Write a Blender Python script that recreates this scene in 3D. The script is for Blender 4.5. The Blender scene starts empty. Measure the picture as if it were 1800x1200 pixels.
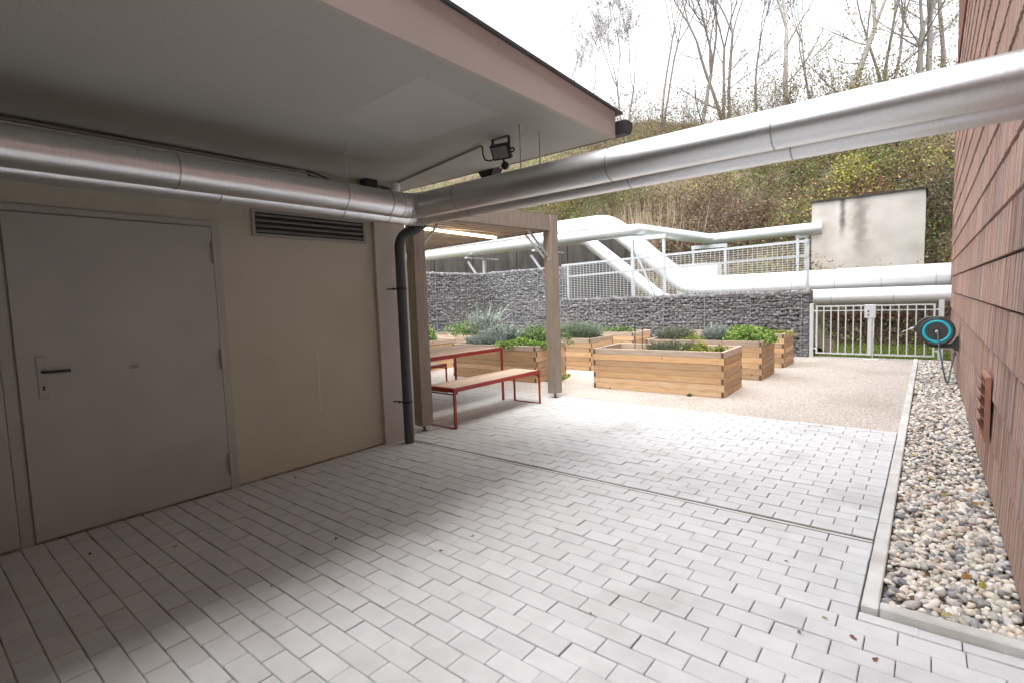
import bpy, bmesh, math, random
import numpy as np
from mathutils import Matrix, Vector
random.seed(11); rng = np.random.default_rng(11)
SC = bpy.context.scene
COL = SC.collection
R_ = math.radians

# ------------------------------------------------------------------ camera
CAM_H = 1.40
_yaw, _pitch, _roll = R_(-39.116), R_(-4.588), R_(-2.062)
FWD = np.array([math.sin(_yaw)*math.cos(_pitch), math.cos(_yaw)*math.cos(_pitch), math.sin(_pitch)])
_r0 = np.array([math.cos(_yaw), -math.sin(_yaw), 0.0]); _u0 = np.cross(_r0, FWD)
RGT = math.cos(_roll)*_r0 + math.sin(_roll)*_u0
UPV = -math.sin(_roll)*_r0 + math.cos(_roll)*_u0
cam_d = bpy.data.cameras.new('camera'); cam = bpy.data.objects.new('camera', cam_d); COL.objects.link(cam)
cam_d.sensor_width = 36.0; cam_d.lens = 904.4/1800*36.0; cam_d.clip_start = 0.05; cam_d.clip_end = 2000
cam.matrix_world = Matrix([[RGT[0], UPV[0], -FWD[0], 0], [RGT[1], UPV[1], -FWD[1], 0],
                           [RGT[2], UPV[2], -FWD[2], CAM_H], [0, 0, 0, 1]])
SC.camera = cam
def px(P):
    d = np.asarray(P, float) - np.array([0, 0, CAM_H]); w = d @ FWD
    w = np.where(np.abs(w) < 1e-3, 1e-3, w)
    return np.stack([900+904.4*(d @ RGT)/w, 600-904.4*(d @ UPV)/w, w], -1)
def in_frame(P, m=60):
    q = px(P); return (q[..., 2] > .2) & (q[..., 0] > -m) & (q[..., 0] < 1800+m) & (q[..., 1] > -m) & (q[..., 1] < 1200+m)

# ------------------------------------------------------------------ sky, sun, exposure
SUN_EL, SUN_AZ = R_(66), R_(150)          # azimuth from +Y towards +X
wd = bpy.data.worlds.new('World'); SC.world = wd; wd.use_nodes = True
nt = wd.node_tree; nt.nodes.clear()
sky = nt.nodes.new('ShaderNodeTexSky'); sky.sky_type = 'NISHITA'; sky.sun_disc = False
sky.sun_elevation = SUN_EL; sky.sun_rotation = SUN_AZ; sky.air_density = 1.0; sky.dust_density = 4.0; sky.ozone_density = 1.0
hs = nt.nodes.new('ShaderNodeHueSaturation'); hs.inputs['Saturation'].default_value = 0.16
bg = nt.nodes.new('ShaderNodeBackground'); bg.inputs['Strength'].default_value = 0.15
wo = nt.nodes.new('ShaderNodeOutputWorld')
nt.links.new(sky.outputs[0], hs.inputs['Color']); nt.links.new(hs.outputs[0], bg.inputs['Color']); nt.links.new(bg.outputs[0], wo.inputs[0])
sd = bpy.data.lights.new('sun', 'SUN'); sd.energy = 0.5; sd.angle = R_(95); sd.color = (1.0, .985, .965)
so = bpy.data.objects.new('sun', sd); COL.objects.link(so)
_s = Vector((math.sin(SUN_AZ)*math.cos(SUN_EL), math.cos(SUN_AZ)*math.cos(SUN_EL), math.sin(SUN_EL)))
so.rotation_euler = _s.to_track_quat('Z', 'Y').to_euler()
SC.view_settings.view_transform = 'Standard'; SC.view_settings.look = 'None'
SC.view_settings.exposure = 2.05; SC.view_settings.gamma = 1.0; SC.view_settings.use_curve_mapping = False
SC.cycles.max_bounces = 10; SC.cycles.diffuse_bounces = 5

# ------------------------------------------------------------------ materials
def mat(name, base, rough=.7, metal=0.0, var=.12, scale=6.0, bump=0.0, bscale=60.0, objvar=0.0, tint=None, tscale=1.2,
        stretch=(1, 1, 1), attr=False, spec=.5, coords='pos', tfac=(.45, .7), detail=6):
    m = bpy.data.materials.new(name); m.use_nodes = True
    n = m.node_tree.nodes; L = m.node_tree.links
    b = n['Principled BSDF']; b.inputs['Roughness'].default_value = rough; b.inputs['Metallic'].default_value = metal
    b.inputs['Specular IOR Level'].default_value = spec
    if coords == 'pos':
        co = n.new('ShaderNodeNewGeometry').outputs['Position']
    else:
        co = n.new('ShaderNodeTexCoord').outputs['Object']
    mp = n.new('ShaderNodeMapping'); mp.inputs['Scale'].default_value = stretch; L.new(co, mp.inputs[0]); co = mp.outputs[0]
    if attr:
        a = n.new('ShaderNodeAttribute'); a.attribute_name = 'Col'; col = a.outputs['Color']
    else:
        c = n.new('ShaderNodeRGB'); c.outputs[0].default_value = (*base, 1); col = c.outputs[0]
    if tint is not None:
        t = n.new('ShaderNodeTexNoise'); t.inputs['Scale'].default_value = tscale; t.inputs['Detail'].default_value = 5
        L.new(co, t.inputs['Vector'])
        rp = n.new('ShaderNodeMapRange'); rp.inputs[1].default_value = tfac[0]; rp.inputs[2].default_value = tfac[1]
        L.new(t.outputs['Fac'], rp.inputs[0])
        mx = n.new('ShaderNodeMix'); mx.data_type = 'RGBA'; L.new(rp.outputs[0], mx.inputs['Factor'])
        L.new(col, mx.inputs['A']); mx.inputs['B'].default_value = (*tint, 1); col = mx.outputs['Result']
    hv = n.new('ShaderNodeHueSaturation'); L.new(col, hv.inputs['Color'])
    ns = n.new('ShaderNodeTexNoise'); ns.inputs['Scale'].default_value = scale; ns.inputs['Detail'].default_value = detail
    L.new(co, ns.inputs['Vector'])
    mr = n.new('ShaderNodeMapRange'); mr.inputs[1].default_value = .25; mr.inputs[2].default_value = .75
    mr.inputs[3].default_value = 1-var; mr.inputs[4].default_value = 1+var; L.new(ns.outputs['Fac'], mr.inputs[0])
    val = mr.outputs[0]
    if objvar:
        oi = n.new('ShaderNodeObjectInfo'); m2 = n.new('ShaderNodeMapRange')
        m2.inputs[3].default_value = 1-objvar; m2.inputs[4].default_value = 1+objvar; L.new(oi.outputs['Random'], m2.inputs[0])
        mm = n.new('ShaderNodeMath'); mm.operation = 'MULTIPLY'; L.new(val, mm.inputs[0]); L.new(m2.outputs[0], mm.inputs[1]); val = mm.outputs[0]
    L.new(val, hv.inputs['Value']); L.new(hv.outputs[0], b.inputs['Base Color'])
    if bump:
        bn = n.new('ShaderNodeTexNoise'); bn.inputs['Scale'].default_value = bscale; bn.inputs['Detail'].default_value = 6
        L.new(co, bn.inputs['Vector'])
        bp = n.new('ShaderNodeBump'); bp.inputs['Strength'].default_value = bump; bp.inputs['Distance'].default_value = .01
        L.new(bn.outputs['Fac'], bp.inputs['Height']); L.new(bp.outputs[0], b.inputs['Normal'])
    m['hv'] = 1
    return m

def leaf_mat(name, rough=.6):
    m = bpy.data.materials.new(name); m.use_nodes = True
    n = m.node_tree.nodes; L = m.node_tree.links; b = n['Principled BSDF']
    a = n.new('ShaderNodeAttribute'); a.attribute_name = 'Col'
    L.new(a.outputs['Color'], b.inputs['Base Color']); b.inputs['Roughness'].default_value = rough; b.inputs['Specular IOR Level'].default_value = .3
    t = n.new('ShaderNodeBsdfTranslucent'); L.new(a.outputs['Color'], t.inputs['Color'])
    mx = n.new('ShaderNodeMixShader'); mx.inputs[0].default_value = .3
    L.new(b.outputs[0], mx.inputs[1]); L.new(t.outputs[0], mx.inputs[2]); L.new(mx.outputs[0], n['Material Output'].inputs[0])
    return m

def paver_mat(name, base):
    """grey concrete; dusty beige film where the roof keeps the rain off (a stain with its own uneven edge)"""
    m = mat(name, base, rough=.85, var=.05, scale=9, bump=.3, bscale=150, objvar=.045, attr=False, tint=(base[0]*.80, base[1]*.79, base[2]*.775), tscale=1.7, tfac=(.52, .72))
    n = m.node_tree.nodes; L = m.node_tree.links
    hv = [q for q in n if q.type == 'HUE_SAT'][0]; src = hv.inputs['Color'].links[0].from_socket
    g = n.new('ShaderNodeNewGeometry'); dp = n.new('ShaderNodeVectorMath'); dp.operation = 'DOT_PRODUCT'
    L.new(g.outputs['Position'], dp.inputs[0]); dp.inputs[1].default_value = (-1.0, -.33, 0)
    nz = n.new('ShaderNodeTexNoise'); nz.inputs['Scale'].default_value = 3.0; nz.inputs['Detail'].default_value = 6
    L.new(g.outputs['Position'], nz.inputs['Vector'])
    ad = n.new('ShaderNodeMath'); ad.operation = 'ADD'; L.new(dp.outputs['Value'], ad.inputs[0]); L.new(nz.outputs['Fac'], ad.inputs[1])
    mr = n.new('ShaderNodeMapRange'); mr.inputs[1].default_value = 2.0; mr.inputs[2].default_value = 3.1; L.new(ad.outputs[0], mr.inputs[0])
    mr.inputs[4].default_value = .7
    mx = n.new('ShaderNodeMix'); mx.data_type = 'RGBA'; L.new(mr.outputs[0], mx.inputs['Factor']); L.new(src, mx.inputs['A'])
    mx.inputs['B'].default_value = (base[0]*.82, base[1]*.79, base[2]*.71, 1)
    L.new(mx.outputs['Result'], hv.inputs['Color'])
    return m

M = {}
M['paver'] = paver_mat('paver_concrete', (.58, .585, .595))
M['joint'] = mat('joint_sand', (.13, .115, .095), rough=.95, var=.4, scale=14, tint=(.05, .06, .03), tscale=1.6, bump=.4, bscale=120)
M['joint_dry'] = mat('joint_dry_sand', (.26, .225, .175), rough=.95, var=.4, scale=14, tint=(.13, .115, .085), tscale=2.6, bump=.4, bscale=120)
M['kerb'] = mat('kerb_concrete', (.58, .58, .57), rough=.85, var=.12, scale=7, bump=.3, bscale=160, objvar=.05, tint=(.47, .455, .42), tscale=3)
M['gravel'] = mat('fine_gravel', (.47, .42, .375), rough=.95, var=.55, scale=55, bump=1.0, bscale=60, tint=(.39, .34, .295), tscale=.9, detail=8)
M['soil'] = mat('soil', (.055, .04, .03), rough=.95, var=.4, scale=18, bump=.8, bscale=40)
M['pebble'] = mat('pebble_stone', (1, 1, 1), rough=.7, var=.12, scale=50, attr=True)
M['plaster'] = mat('beige_plaster', (.48, .455, .37), rough=.9, var=.09, scale=120, bump=.5, bscale=170, tint=(.43, .40, .315), tscale=1.3, detail=9)
M['pilaster'] = mat('grey_plaster', (.50, .475, .42), rough=.9, var=.05, scale=3, bump=.35, bscale=260)
M['soffit'] = mat('soffit_plaster', (.44, .44, .395), rough=.9, var=.05, scale=90, bump=.35, bscale=160, tint=(.405, .405, .36), tscale=.9, detail=9)
M['soffit_patch'] = mat('soffit_patch_plaster', (.475, .475, .43), rough=.9, var=.03, scale=2, bump=.2, bscale=220)
M['fascia'] = mat('pink_plaster', (.50, .445, .41), rough=.9, var=.05, scale=2.5, bump=.3, bscale=240)
M['door'] = mat('door_paint', (.375, .375, .33), rough=.5, var=.05, scale=3, tint=(.35, .345, .315), tscale=2.0, bump=.05, bscale=30)
M['door_frame'] = mat('door_frame_paint', (.36, .355, .32), rough=.55, var=.03, scale=3)
M['alu'] = mat('brushed_aluminium', (.55, .55, .54), rough=.4, metal=.9, var=.05)
M['black'] = mat('black_plastic', (.018, .018, .02), rough=.45, var=.1)
M['darkgrey'] = mat('dark_grey_metal', (.055, .065, .07), rough=.45, metal=.0, var=.1)
M['louvre'] = mat('louvre_metal', (.30, .29, .27), rough=.5, var=.08)
M['void'] = mat('dark_void', (.02, .02, .02), rough=.9)
M['duct'] = mat('duct_aluminium', (.74, .75, .76), rough=.34, metal=1.0, var=.06, scale=14, stretch=(6, 6, .5), bump=.05, bscale=8)
M['ductband'] = mat('duct_band', (.42, .42, .43), rough=.4, metal=1.0, var=.1)
M['main'] = mat('heat_main_sheet', (.80, .81, .82), rough=.5, metal=.55, var=.05, scale=3, tint=(.66, .64, .6), tscale=1.0, tfac=(.55, .8))
M['loop'] = mat('loop_pipe_sheet', (.62, .67, .68), rough=.42, metal=.7, var=.05, scale=3)
M['galv'] = mat('galvanised_steel', (.50, .53, .55), rough=.5, metal=.55, var=.08, scale=12)
M['fencewire'] = mat('bright_fence_wire', (.62, .64, .66), rough=.5, metal=.3, var=.05)
M['wire'] = mat('fence_wire', (.36, .38, .40), rough=.5, metal=.5, var=.05)
M['pergola'] = mat('pergola_timber', (.26, .215, .175), rough=.75, var=.2, scale=5, stretch=(8, 8, 1.0), bump=.2, bscale=30, objvar=.1)
M['perg_slat'] = mat('pergola_slat_timber', (.46, .38, .31), rough=.75, var=.2, scale=5, stretch=(8, 1, 8), objvar=.12)
M['seatwood'] = mat('seat_timber', (.56, .43, .33), rough=.7, var=.2, scale=6, stretch=(9, 1, 9), objvar=.1, coords='obj')
M['red'] = mat('red_paint', (.30, .022, .018), rough=.45, var=.08)
M['darkred'] = mat('dark_red_paint', (.16, .016, .014), rough=.5, var=.08)
M['stone'] = mat('gabion_stone', (1, 1, 1), rough=.85, var=.25, scale=25, attr=True, bump=.4, bscale=50)
M['core_dark'] = mat('slot_shade', (.025, .024, .02), rough=.95, var=.4, scale=12, tint=(.06, .065, .03), tscale=3)  # near-black colour painted as the shade inside a deep slot
M['core'] = mat('gabion_core', (.06, .06, .063), rough=.95)
M['concrete'] = mat('weathered_concrete', (.52, .49, .45), rough=.9, var=.1, scale=2.5, tint=(.40, .355, .30), tscale=.9, bump=.3, bscale=60)
def stain(m, streaks):
    n = m.node_tree.nodes; L = m.node_tree.links
    hv = [q for q in n if q.type == 'HUE_SAT'][0]
    sp = n.new('ShaderNodeSeparateXYZ'); g = n.new('ShaderNodeNewGeometry'); L.new(g.outputs['Position'], sp.inputs[0])
    nz = n.new('ShaderNodeTexNoise'); nz.inputs['Scale'].default_value = 5; nz.inputs['Detail'].default_value = 6; L.new(g.outputs['Position'], nz.inputs['Vector'])
    def op(o, a, b):
        q = n.new('ShaderNodeMath'); q.operation = o; q.use_clamp = False
        for i, v in enumerate((a, b)):
            if isinstance(v, (int, float)): q.inputs[i].default_value = v
            else: L.new(v, q.inputs[i])
        return q.outputs[0]
    for x, w, z0, z1, k in streaks:
        dx = op('ABSOLUTE', op('SUBTRACT', sp.outputs[0], x), 0); dx = op('ADD', dx, op('MULTIPLY', op('SUBTRACT', nz.outputs['Fac'], .5), w*1.2))
        fx = n.new('ShaderNodeMapRange'); fx.interpolation_type = 'SMOOTHSTEP'; fx.inputs[1].default_value = 0; fx.inputs[2].default_value = w; fx.inputs[3].default_value = k; fx.inputs[4].default_value = 0; L.new(dx, fx.inputs[0])
        fz_ = n.new('ShaderNodeMapRange'); fz_.interpolation_type = 'SMOOTHSTEP'; fz_.inputs[1].default_value = z0; fz_.inputs[2].default_value = z1; L.new(sp.outputs[2], fz_.inputs[0])
        src = hv.inputs['Color'].links[0].from_socket
        mx = n.new('ShaderNodeMix'); mx.data_type = 'RGBA'; L.new(op('MULTIPLY', fx.outputs[0], fz_.outputs[0]), mx.inputs['Factor']); L.new(src, mx.inputs['A']); mx.inputs['B'].default_value = (.10, .098, .095, 1)
        L.new(mx.outputs['Result'], hv.inputs['Color'])
stain(M['concrete'], [(-1.92, .11, 2.6, 3.3, .9), (-1.50, .26, 1.9, 3.0, .55), (-2.3, .3, 2.2, 2.4, .15)])
M['stain'] = mat('soot_stain', (.14, .135, .13), rough=.95, var=.3, scale=5)
M['darkconc'] = mat('dark_concrete', (.06, .055, .05), rough=.95, var=.4, scale=2, stretch=(2, 2, .4), tint=(.025, .023, .02), tscale=1.5)
M['brickred'] = mat('red_brick', (.20, .075, .05), rough=.9, var=.3, scale=9, tint=(.1, .06, .045), tscale=2)
M['backing'] = mat('joint_backing', (.035, .025, .025), rough=.9)
M['brickslip'] = mat('brick_slip', (.25, .105, .085), rough=.85, var=.15, scale=12, objvar=.15)
M['ventred'] = mat('vent_terracotta', (.34, .17, .125), rough=.7, var=.1, scale=9)
M['bark'] = mat('bark', (.19, .17, .155), rough=.9, var=.3, scale=8, stretch=(1, 1, .3))
M['barkpale'] = mat('pale_bark', (.30, .275, .25), rough=.9, var=.25, scale=8, stretch=(1, 1, .3))
M['reed'] = mat('dry_reed', (.42, .33, .24), rough=.9, var=.25, scale=3)
M['twig'] = mat('brown_twig', (.17, .12, .095), rough=.9, var=.3, scale=3)
M['leaf'] = leaf_mat('leaf')
M['hill'] = mat('hill_soil', (.12, .095, .065), rough=.95, var=.45, scale=1.5, tint=(.11, .115, .05), tscale=.35, bump=.8, bscale=3)
M['ground'] = mat('ground_soil', (.16, .13, .10), rough=.95, var=.3, scale=1.2, tint=(.10, .12, .05), tscale=.3)
M['turq'] = mat('turquoise_plastic', (.02, .42, .52), rough=.35, var=.03)
M['anthracite'] = mat('anthracite_plastic', (.045, .045, .05), rough=.4, var=.06)
M['hose'] = mat('hose_rubber', (.10, .16, .17), rough=.45, var=.05)
M['white'] = mat('white_plastic', (.72, .72, .70), rough=.5, var=.04)
M['gate'] = mat('gate_steel', (.58, .60, .61), rough=.45, metal=.4, var=.06)
M['lens'] = mat('lamp_glass', (.30, .30, .31), rough=.15, var=.1)
M['endgrain'] = mat('end_grain', (.11, .075, .05), rough=.9, var=.2, scale=40)
M['beigebox'] = mat('pale_cabinet', (.55, .55, .54), rough=.7, var=.05)

def wood_mat(name, base, dark, knot, warm=(.50, .29, .13), amt=.65):
    m = mat(name, base, rough=.75, var=.12, scale=4, stretch=(1.2, 1.2, 14), objvar=.24, coords='obj', tint=dark, tscale=2.6, tfac=(.48, .70), bump=.15, bscale=18)
    n = m.node_tree.nodes; L = m.node_tree.links
    hv = [q for q in n if q.type == 'HUE_SAT'][0]; src = hv.inputs['Color'].links[0].from_socket
    oi = n.new('ShaderNodeObjectInfo'); ml = n.new('ShaderNodeMath'); ml.operation = 'MULTIPLY'; ml.inputs[1].default_value = 7.31; L.new(oi.outputs['Random'], ml.inputs[0])
    fr = n.new('ShaderNodeMath'); fr.operation = 'FRACT'; L.new(ml.outputs[0], fr.inputs[0]); am = n.new('ShaderNodeMath'); am.operation = 'MULTIPLY'; am.inputs[1].default_value = amt; L.new(fr.outputs[0], am.inputs[0])
    hx_ = n.new('ShaderNodeMix'); hx_.data_type = 'RGBA'; L.new(am.outputs[0], hx_.inputs['Factor']); L.new(src, hx_.inputs['A']); hx_.inputs['B'].default_value = (*warm, 1); src = hx_.outputs['Result']
    tc = n.new('ShaderNodeNewGeometry'); vo = n.new('ShaderNodeTexVoronoi'); vo.inputs['Scale'].default_value = 5.5
    L.new(tc.outputs['Position'], vo.inputs['Vector'])
    mr = n.new('ShaderNodeMapRange'); mr.inputs[1].default_value = .07; mr.inputs[2].default_value = .11
    mr.inputs[3].default_value = 1; mr.inputs[4].default_value = 0; L.new(vo.outputs['Distance'], mr.inputs[0])
    mx = n.new('ShaderNodeMix'); mx.data_type = 'RGBA'; L.new(mr.outputs[0], mx.inputs['Factor']); L.new(src, mx.inputs['A'])
    mx.inputs['B'].default_value = (*knot, 1); L.new(mx.outputs['Result'], hv.inputs['Color'])
    return m
M['board'] = wood_mat('larch_board', (.53, .375, .235), (.43, .235, .105), (.16, .075, .04))
M['board_grey'] = wood_mat('greyed_larch_board', (.47, .375, .295), (.39, .295, .225), (.17, .10, .07), (.44, .32, .23), .5)

def clad_mat():
    m = mat('terracotta_cladding', (.43, .255, .20), rough=.85, var=.18, scale=9, stretch=(1, 3.0, .12), objvar=.12, bump=.35, bscale=150,
            tint=(.385, .30, .265), tscale=3.2, tfac=(.40, .62))
    n = m.node_tree.nodes; L = m.node_tree.links
    hv = [q for q in n if q.type == 'HUE_SAT'][0]; src = hv.inputs['Color'].links[0].from_socket
    g = n.new('ShaderNodeNewGeometry'); mp = n.new('ShaderNodeMapping'); mp.inputs['Scale'].default_value = (1, 34, .5); L.new(g.outputs['Position'], mp.inputs[0])
    nz = n.new('ShaderNodeTexNoise'); nz.inputs['Scale'].default_value = 1.0; nz.inputs['Detail'].default_value = 4; L.new(mp.outputs[0], nz.inputs['Vector'])
    mr = n.new('ShaderNodeMapRange'); mr.inputs[1].default_value = .58; mr.inputs[2].default_value = .74; L.new(nz.outputs['Fac'], mr.inputs[0])
    mr.inputs[4].default_value = .75
    mx = n.new('ShaderNodeMix'); mx.data_type = 'RGBA'; L.new(mr.outputs[0], mx.inputs['Factor']); L.new(src, mx.inputs['A'])
    mx.inputs['B'].default_value = (.22, .12, .095, 1); L.new(mx.outputs['Result'], hv.inputs['Color'])
    return m
M['clad'] = clad_mat()

# ------------------------------------------------------------------ mesh helpers
def link_mesh(name, me, m, parent=None, loc=None):
    o = bpy.data.objects.new(name, me); COL.objects.link(o)
    if m is not None and not me.materials: me.materials.append(m)
    if parent is not None: o.parent = parent
    if loc is not None: o.location = loc
    return o
def tag(o, label=None, cat=None, group=None, kind=None):
    if label: o['label'] = label
    if cat: o['category'] = cat
    if group: o['group'] = group
    if kind: o['kind'] = kind
    return o
def thing(name, label, cat, loc=(0, 0, 0), group=None):
    o = bpy.data.objects.new(name, None); COL.objects.link(o); o.location = loc; o.empty_display_size = .1
    return tag(o, label, cat, group)
def root_off(p):
    v = Vector((0, 0, 0))
    while p is not None: v += Vector(p.location); p = p.parent
    return v

class MB:
    def __init__(s): s.v = []; s.f = []; s.smooth = []
    def add(s, vs, fs, smooth=False):
        k = len(s.v); s.v += [tuple(map(float, a)) for a in vs]; s.f += [tuple(i+k for i in f) for f in fs]; s.smooth += [smooth]*len(fs); return s
    def box(s, a, b):
        x0, y0, z0 = a; x1, y1, z1 = b
        return s.add([(x0, y0, z0), (x1, y0, z0), (x1, y1, z0), (x0, y1, z0), (x0, y0, z1), (x1, y0, z1), (x1, y1, z1), (x0, y1, z1)],
                     [(0, 3, 2, 1), (4, 5, 6, 7), (0, 1, 5, 4), (1, 2, 6, 5), (2, 3, 7, 6), (3, 0, 4, 7)])
    def cbox(s, a, b, c=.004):
        """box with chamfered edges"""
        bm = bmesh.new(); bmesh.ops.create_cube(bm, size=1)
        a = Vector(a); b = Vector(b)
        for v in bm.verts: v.co = Vector(((a[i]+b[i])/2 + v.co[i]*(b[i]-a[i]) for i in range(3)))
        bmesh.ops.bevel(bm, geom=bm.edges[:], offset=c, segments=1, affect='EDGES')
        s.add([v.co for v in bm.verts], [[v.index for v in f.verts] for f in bm.faces] if not bm.verts.index_update() else []); bm.free(); return s
    def obox(s, c, ex, ey, ez):
        """oriented box: centre and three half-axis vectors"""
        c = Vector(c); ex = Vector(ex); ey = Vector(ey); ez = Vector(ez)
        vs = [c+sx*ex+sy*ey+sz*ez for sz in (-1, 1) for sx, sy in ((-1, -1), (1, -1), (1, 1), (-1, 1))]
        return s.add(vs, [(0, 3, 2, 1), (4, 5, 6, 7), (0, 1, 5, 4), (1, 2, 6, 5), (2, 3, 7, 6), (3, 0, 4, 7)])
    def bar(s, p, q, w, h=None, up=(0, 0, 1)):
        p = Vector(p); q = Vector(q); d = q-p; h = h or w; up = Vector(up)
        z = d.normalized(); x = z.cross(up)
        if x.length < 1e-4: x = z.cross(Vector((0, 1, 0)))
        x.normalize(); y = x.cross(z)
        return s.obox((p+q)/2, x*w/2, y*h/2, d/2)
    def tube(s, pts, r, n=12, caps=True, smooth=True, mitre=True):
        pts = [Vector(p) for p in pts]; rs = r if isinstance(r, (list, tuple)) else [r]*len(pts)
        d0 = (pts[1]-pts[0]).normalized(); a = Vector((0, 0, 1)) if abs(d0.z) < .9 else Vector((1, 0, 0))
        x = d0.cross(a).normalized(); rings = []
        for i, p in enumerate(pts):
            di = (pts[i]-pts[i-1]).normalized() if i else d0
            do = (pts[i+1]-pts[i]).normalized() if i < len(pts)-1 else di
            t = (di+do); t = t.normalized() if t.length > 1e-5 else di
            # ring laid out perpendicular to the incoming leg, then slid along it on to the mitre plane
            x = (x-di*x.dot(di)); x = x.normalized() if x.length > 1e-6 else di.orthogonal().normalized()
            y = di.cross(x); ring = []
            for k in range(n):
                an = 2*math.pi*k/n; q = (x*math.cos(an)+y*math.sin(an))*rs[i]
                if mitre:
                    den = di.dot(t)
                    if abs(den) > .2: q = q - di*(q.dot(t)/den)
                ring.append(p+q)
            rings.append(ring)
            if i < len(pts)-1: x = x - do*x.dot(do); x = x.normalized() if x.length > 1e-6 else do.orthogonal().normalized()
        vs = [v for rg in rings for v in rg]; fs = []
        for i in range(len(pts)-1):
            for k in range(n):
                k2 = (k+1) % n; fs.append((i*n+k, i*n+k2, (i+1)*n+k2, (i+1)*n+k))
        s.add(vs, fs, smooth)
        if caps:
            s.add(rings[0], [tuple(range(n))[::-1]]); s.add(rings[-1], [tuple(range(n))])
        return s
    def prism(s, poly, axis, a, b):
        """extrude a 2-D polygon along an axis (0,1,2)"""
        o = [i for i in range(3) if i != axis]; n = len(poly)
        def P(q, t):
            v = [0, 0, 0]; v[o[0]] = q[0]; v[o[1]] = q[1]; v[axis] = t; return v
        vs = [P(q, a) for q in poly]+[P(q, b) for q in poly]
        return s.add(vs, [tuple(range(n)), tuple(range(2*n-1, n-1, -1))]+[(i, i+n, (i+1) % n+n, (i+1) % n) for i in range(n)])
    def build(s, name, m, parent=None, off=None):
        off = root_off(parent) if off is None else Vector(off)
        me = bpy.data.meshes.new(name)
        me.from_pydata([(v[0]-off[0], v[1]-off[1], v[2]-off[2]) for v in s.v], [], s.f)
        me.polygons.foreach_set('use_smooth', s.smooth)
        bm = bmesh.new(); bm.from_mesh(me); bmesh.ops.recalc_face_normals(bm, faces=bm.faces[:]); bm.to_mesh(me); bm.free()
        if isinstance(m, str): m = M[m]
        return link_mesh(name, me, m, parent)

def np_mesh(name, V, F, m, cols=None, parent=None, smooth=False):
    """V (n,3); F (k,3 or 4); cols (n,3) point colours"""
    V = np.asarray(V, np.float32); F = np.asarray(F, np.int32); k = F.shape[1]
    me = bpy.data.meshes.new(name); me.vertices.add(len(V)); me.vertices.foreach_set('co', V.ravel())
    me.loops.add(F.size); me.loops.foreach_set('vertex_index', F.ravel())
    me.polygons.add(len(F)); me.polygons.foreach_set('loop_start', np.arange(0, F.size, k, dtype=np.int32))
    me.polygons.foreach_set('loop_total', np.full(len(F), k, np.int32))
    if smooth: me.polygons.foreach_set('use_smooth', np.ones(len(F), bool))
    me.update(calc_edges=True); me.validate()
    if cols is not None:
        ca = me.color_attributes.new('Col', 'FLOAT_COLOR', 'POINT')
        ca.data.foreach_set('color', np.concatenate([cols, np.ones((len(cols), 1))], 1).astype(np.float32).ravel())
    return link_mesh(name, me, M[m] if isinstance(m, str) else m, parent)
def set_col(me, c):
    ca = me.color_attributes.new('Col', 'FLOAT_COLOR', 'POINT')
    ca.data.foreach_set('color', np.tile(np.array([*c, 1], np.float32), len(me.vertices)))
def instances(bases, idx, T, L, C):
    """join transformed copies: bases list of (V,F); idx (n); T (n,3,3); L (n,3); C (n,3)"""
    Vs, Fs, Cs, k = [], [], [], 0
    for b, (V, F) in enumerate(bases):
        s = np.where(idx == b)[0]
        if not len(s): continue
        W = np.einsum('nij,vj->nvi', T[s], V)+L[s][:, None, :]
        Vs.append(W.reshape(-1, 3)); Fs.append((F[None]+(np.arange(len(s))*len(V))[:, None, None]+k).reshape(-1, 3))
        Cs.append(np.repeat(C[s], len(V), 0)); k += len(s)*len(V)
    return np.concatenate(Vs), np.concatenate(Fs), np.concatenate(Cs)
def rot_z(a):
    c, s = np.cos(a), np.sin(a); z = np.zeros_like(a); o = z+1
    return np.stack([np.stack([c, -s, z], -1), np.stack([s, c, z], -1), np.stack([z, z, o], -1)], -2)
def rand_rot(n, tilt):
    a = rng.uniform(0, 2*np.pi, n); b = rng.normal(0, tilt, n); c = rng.normal(0, tilt, n)
    cb, sb = np.cos(b), np.sin(b); z = np.zeros(n); o = z+1
    X = np.stack([np.stack([o, z, z], -1), np.stack([z, cb, -sb], -1), np.stack([z, sb, cb], -1)], -2)
    cc, sc = np.cos(c), np.sin(c)
    Y = np.stack([np.stack([cc, z, sc], -1), np.stack([z, o, z], -1), np.stack([-sc, z, cc], -1)], -2)
    return rot_z(a) @ X @ Y
def ico(sub):
    bm = bmesh.new(); bmesh.ops.create_icosphere(bm, subdivisions=sub, radius=1); bm.verts.index_update()
    V = np.array([v.co for v in bm.verts]); F = np.array([[v.index for v in f.verts] for f in bm.faces]); bm.free(); return V, F

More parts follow.
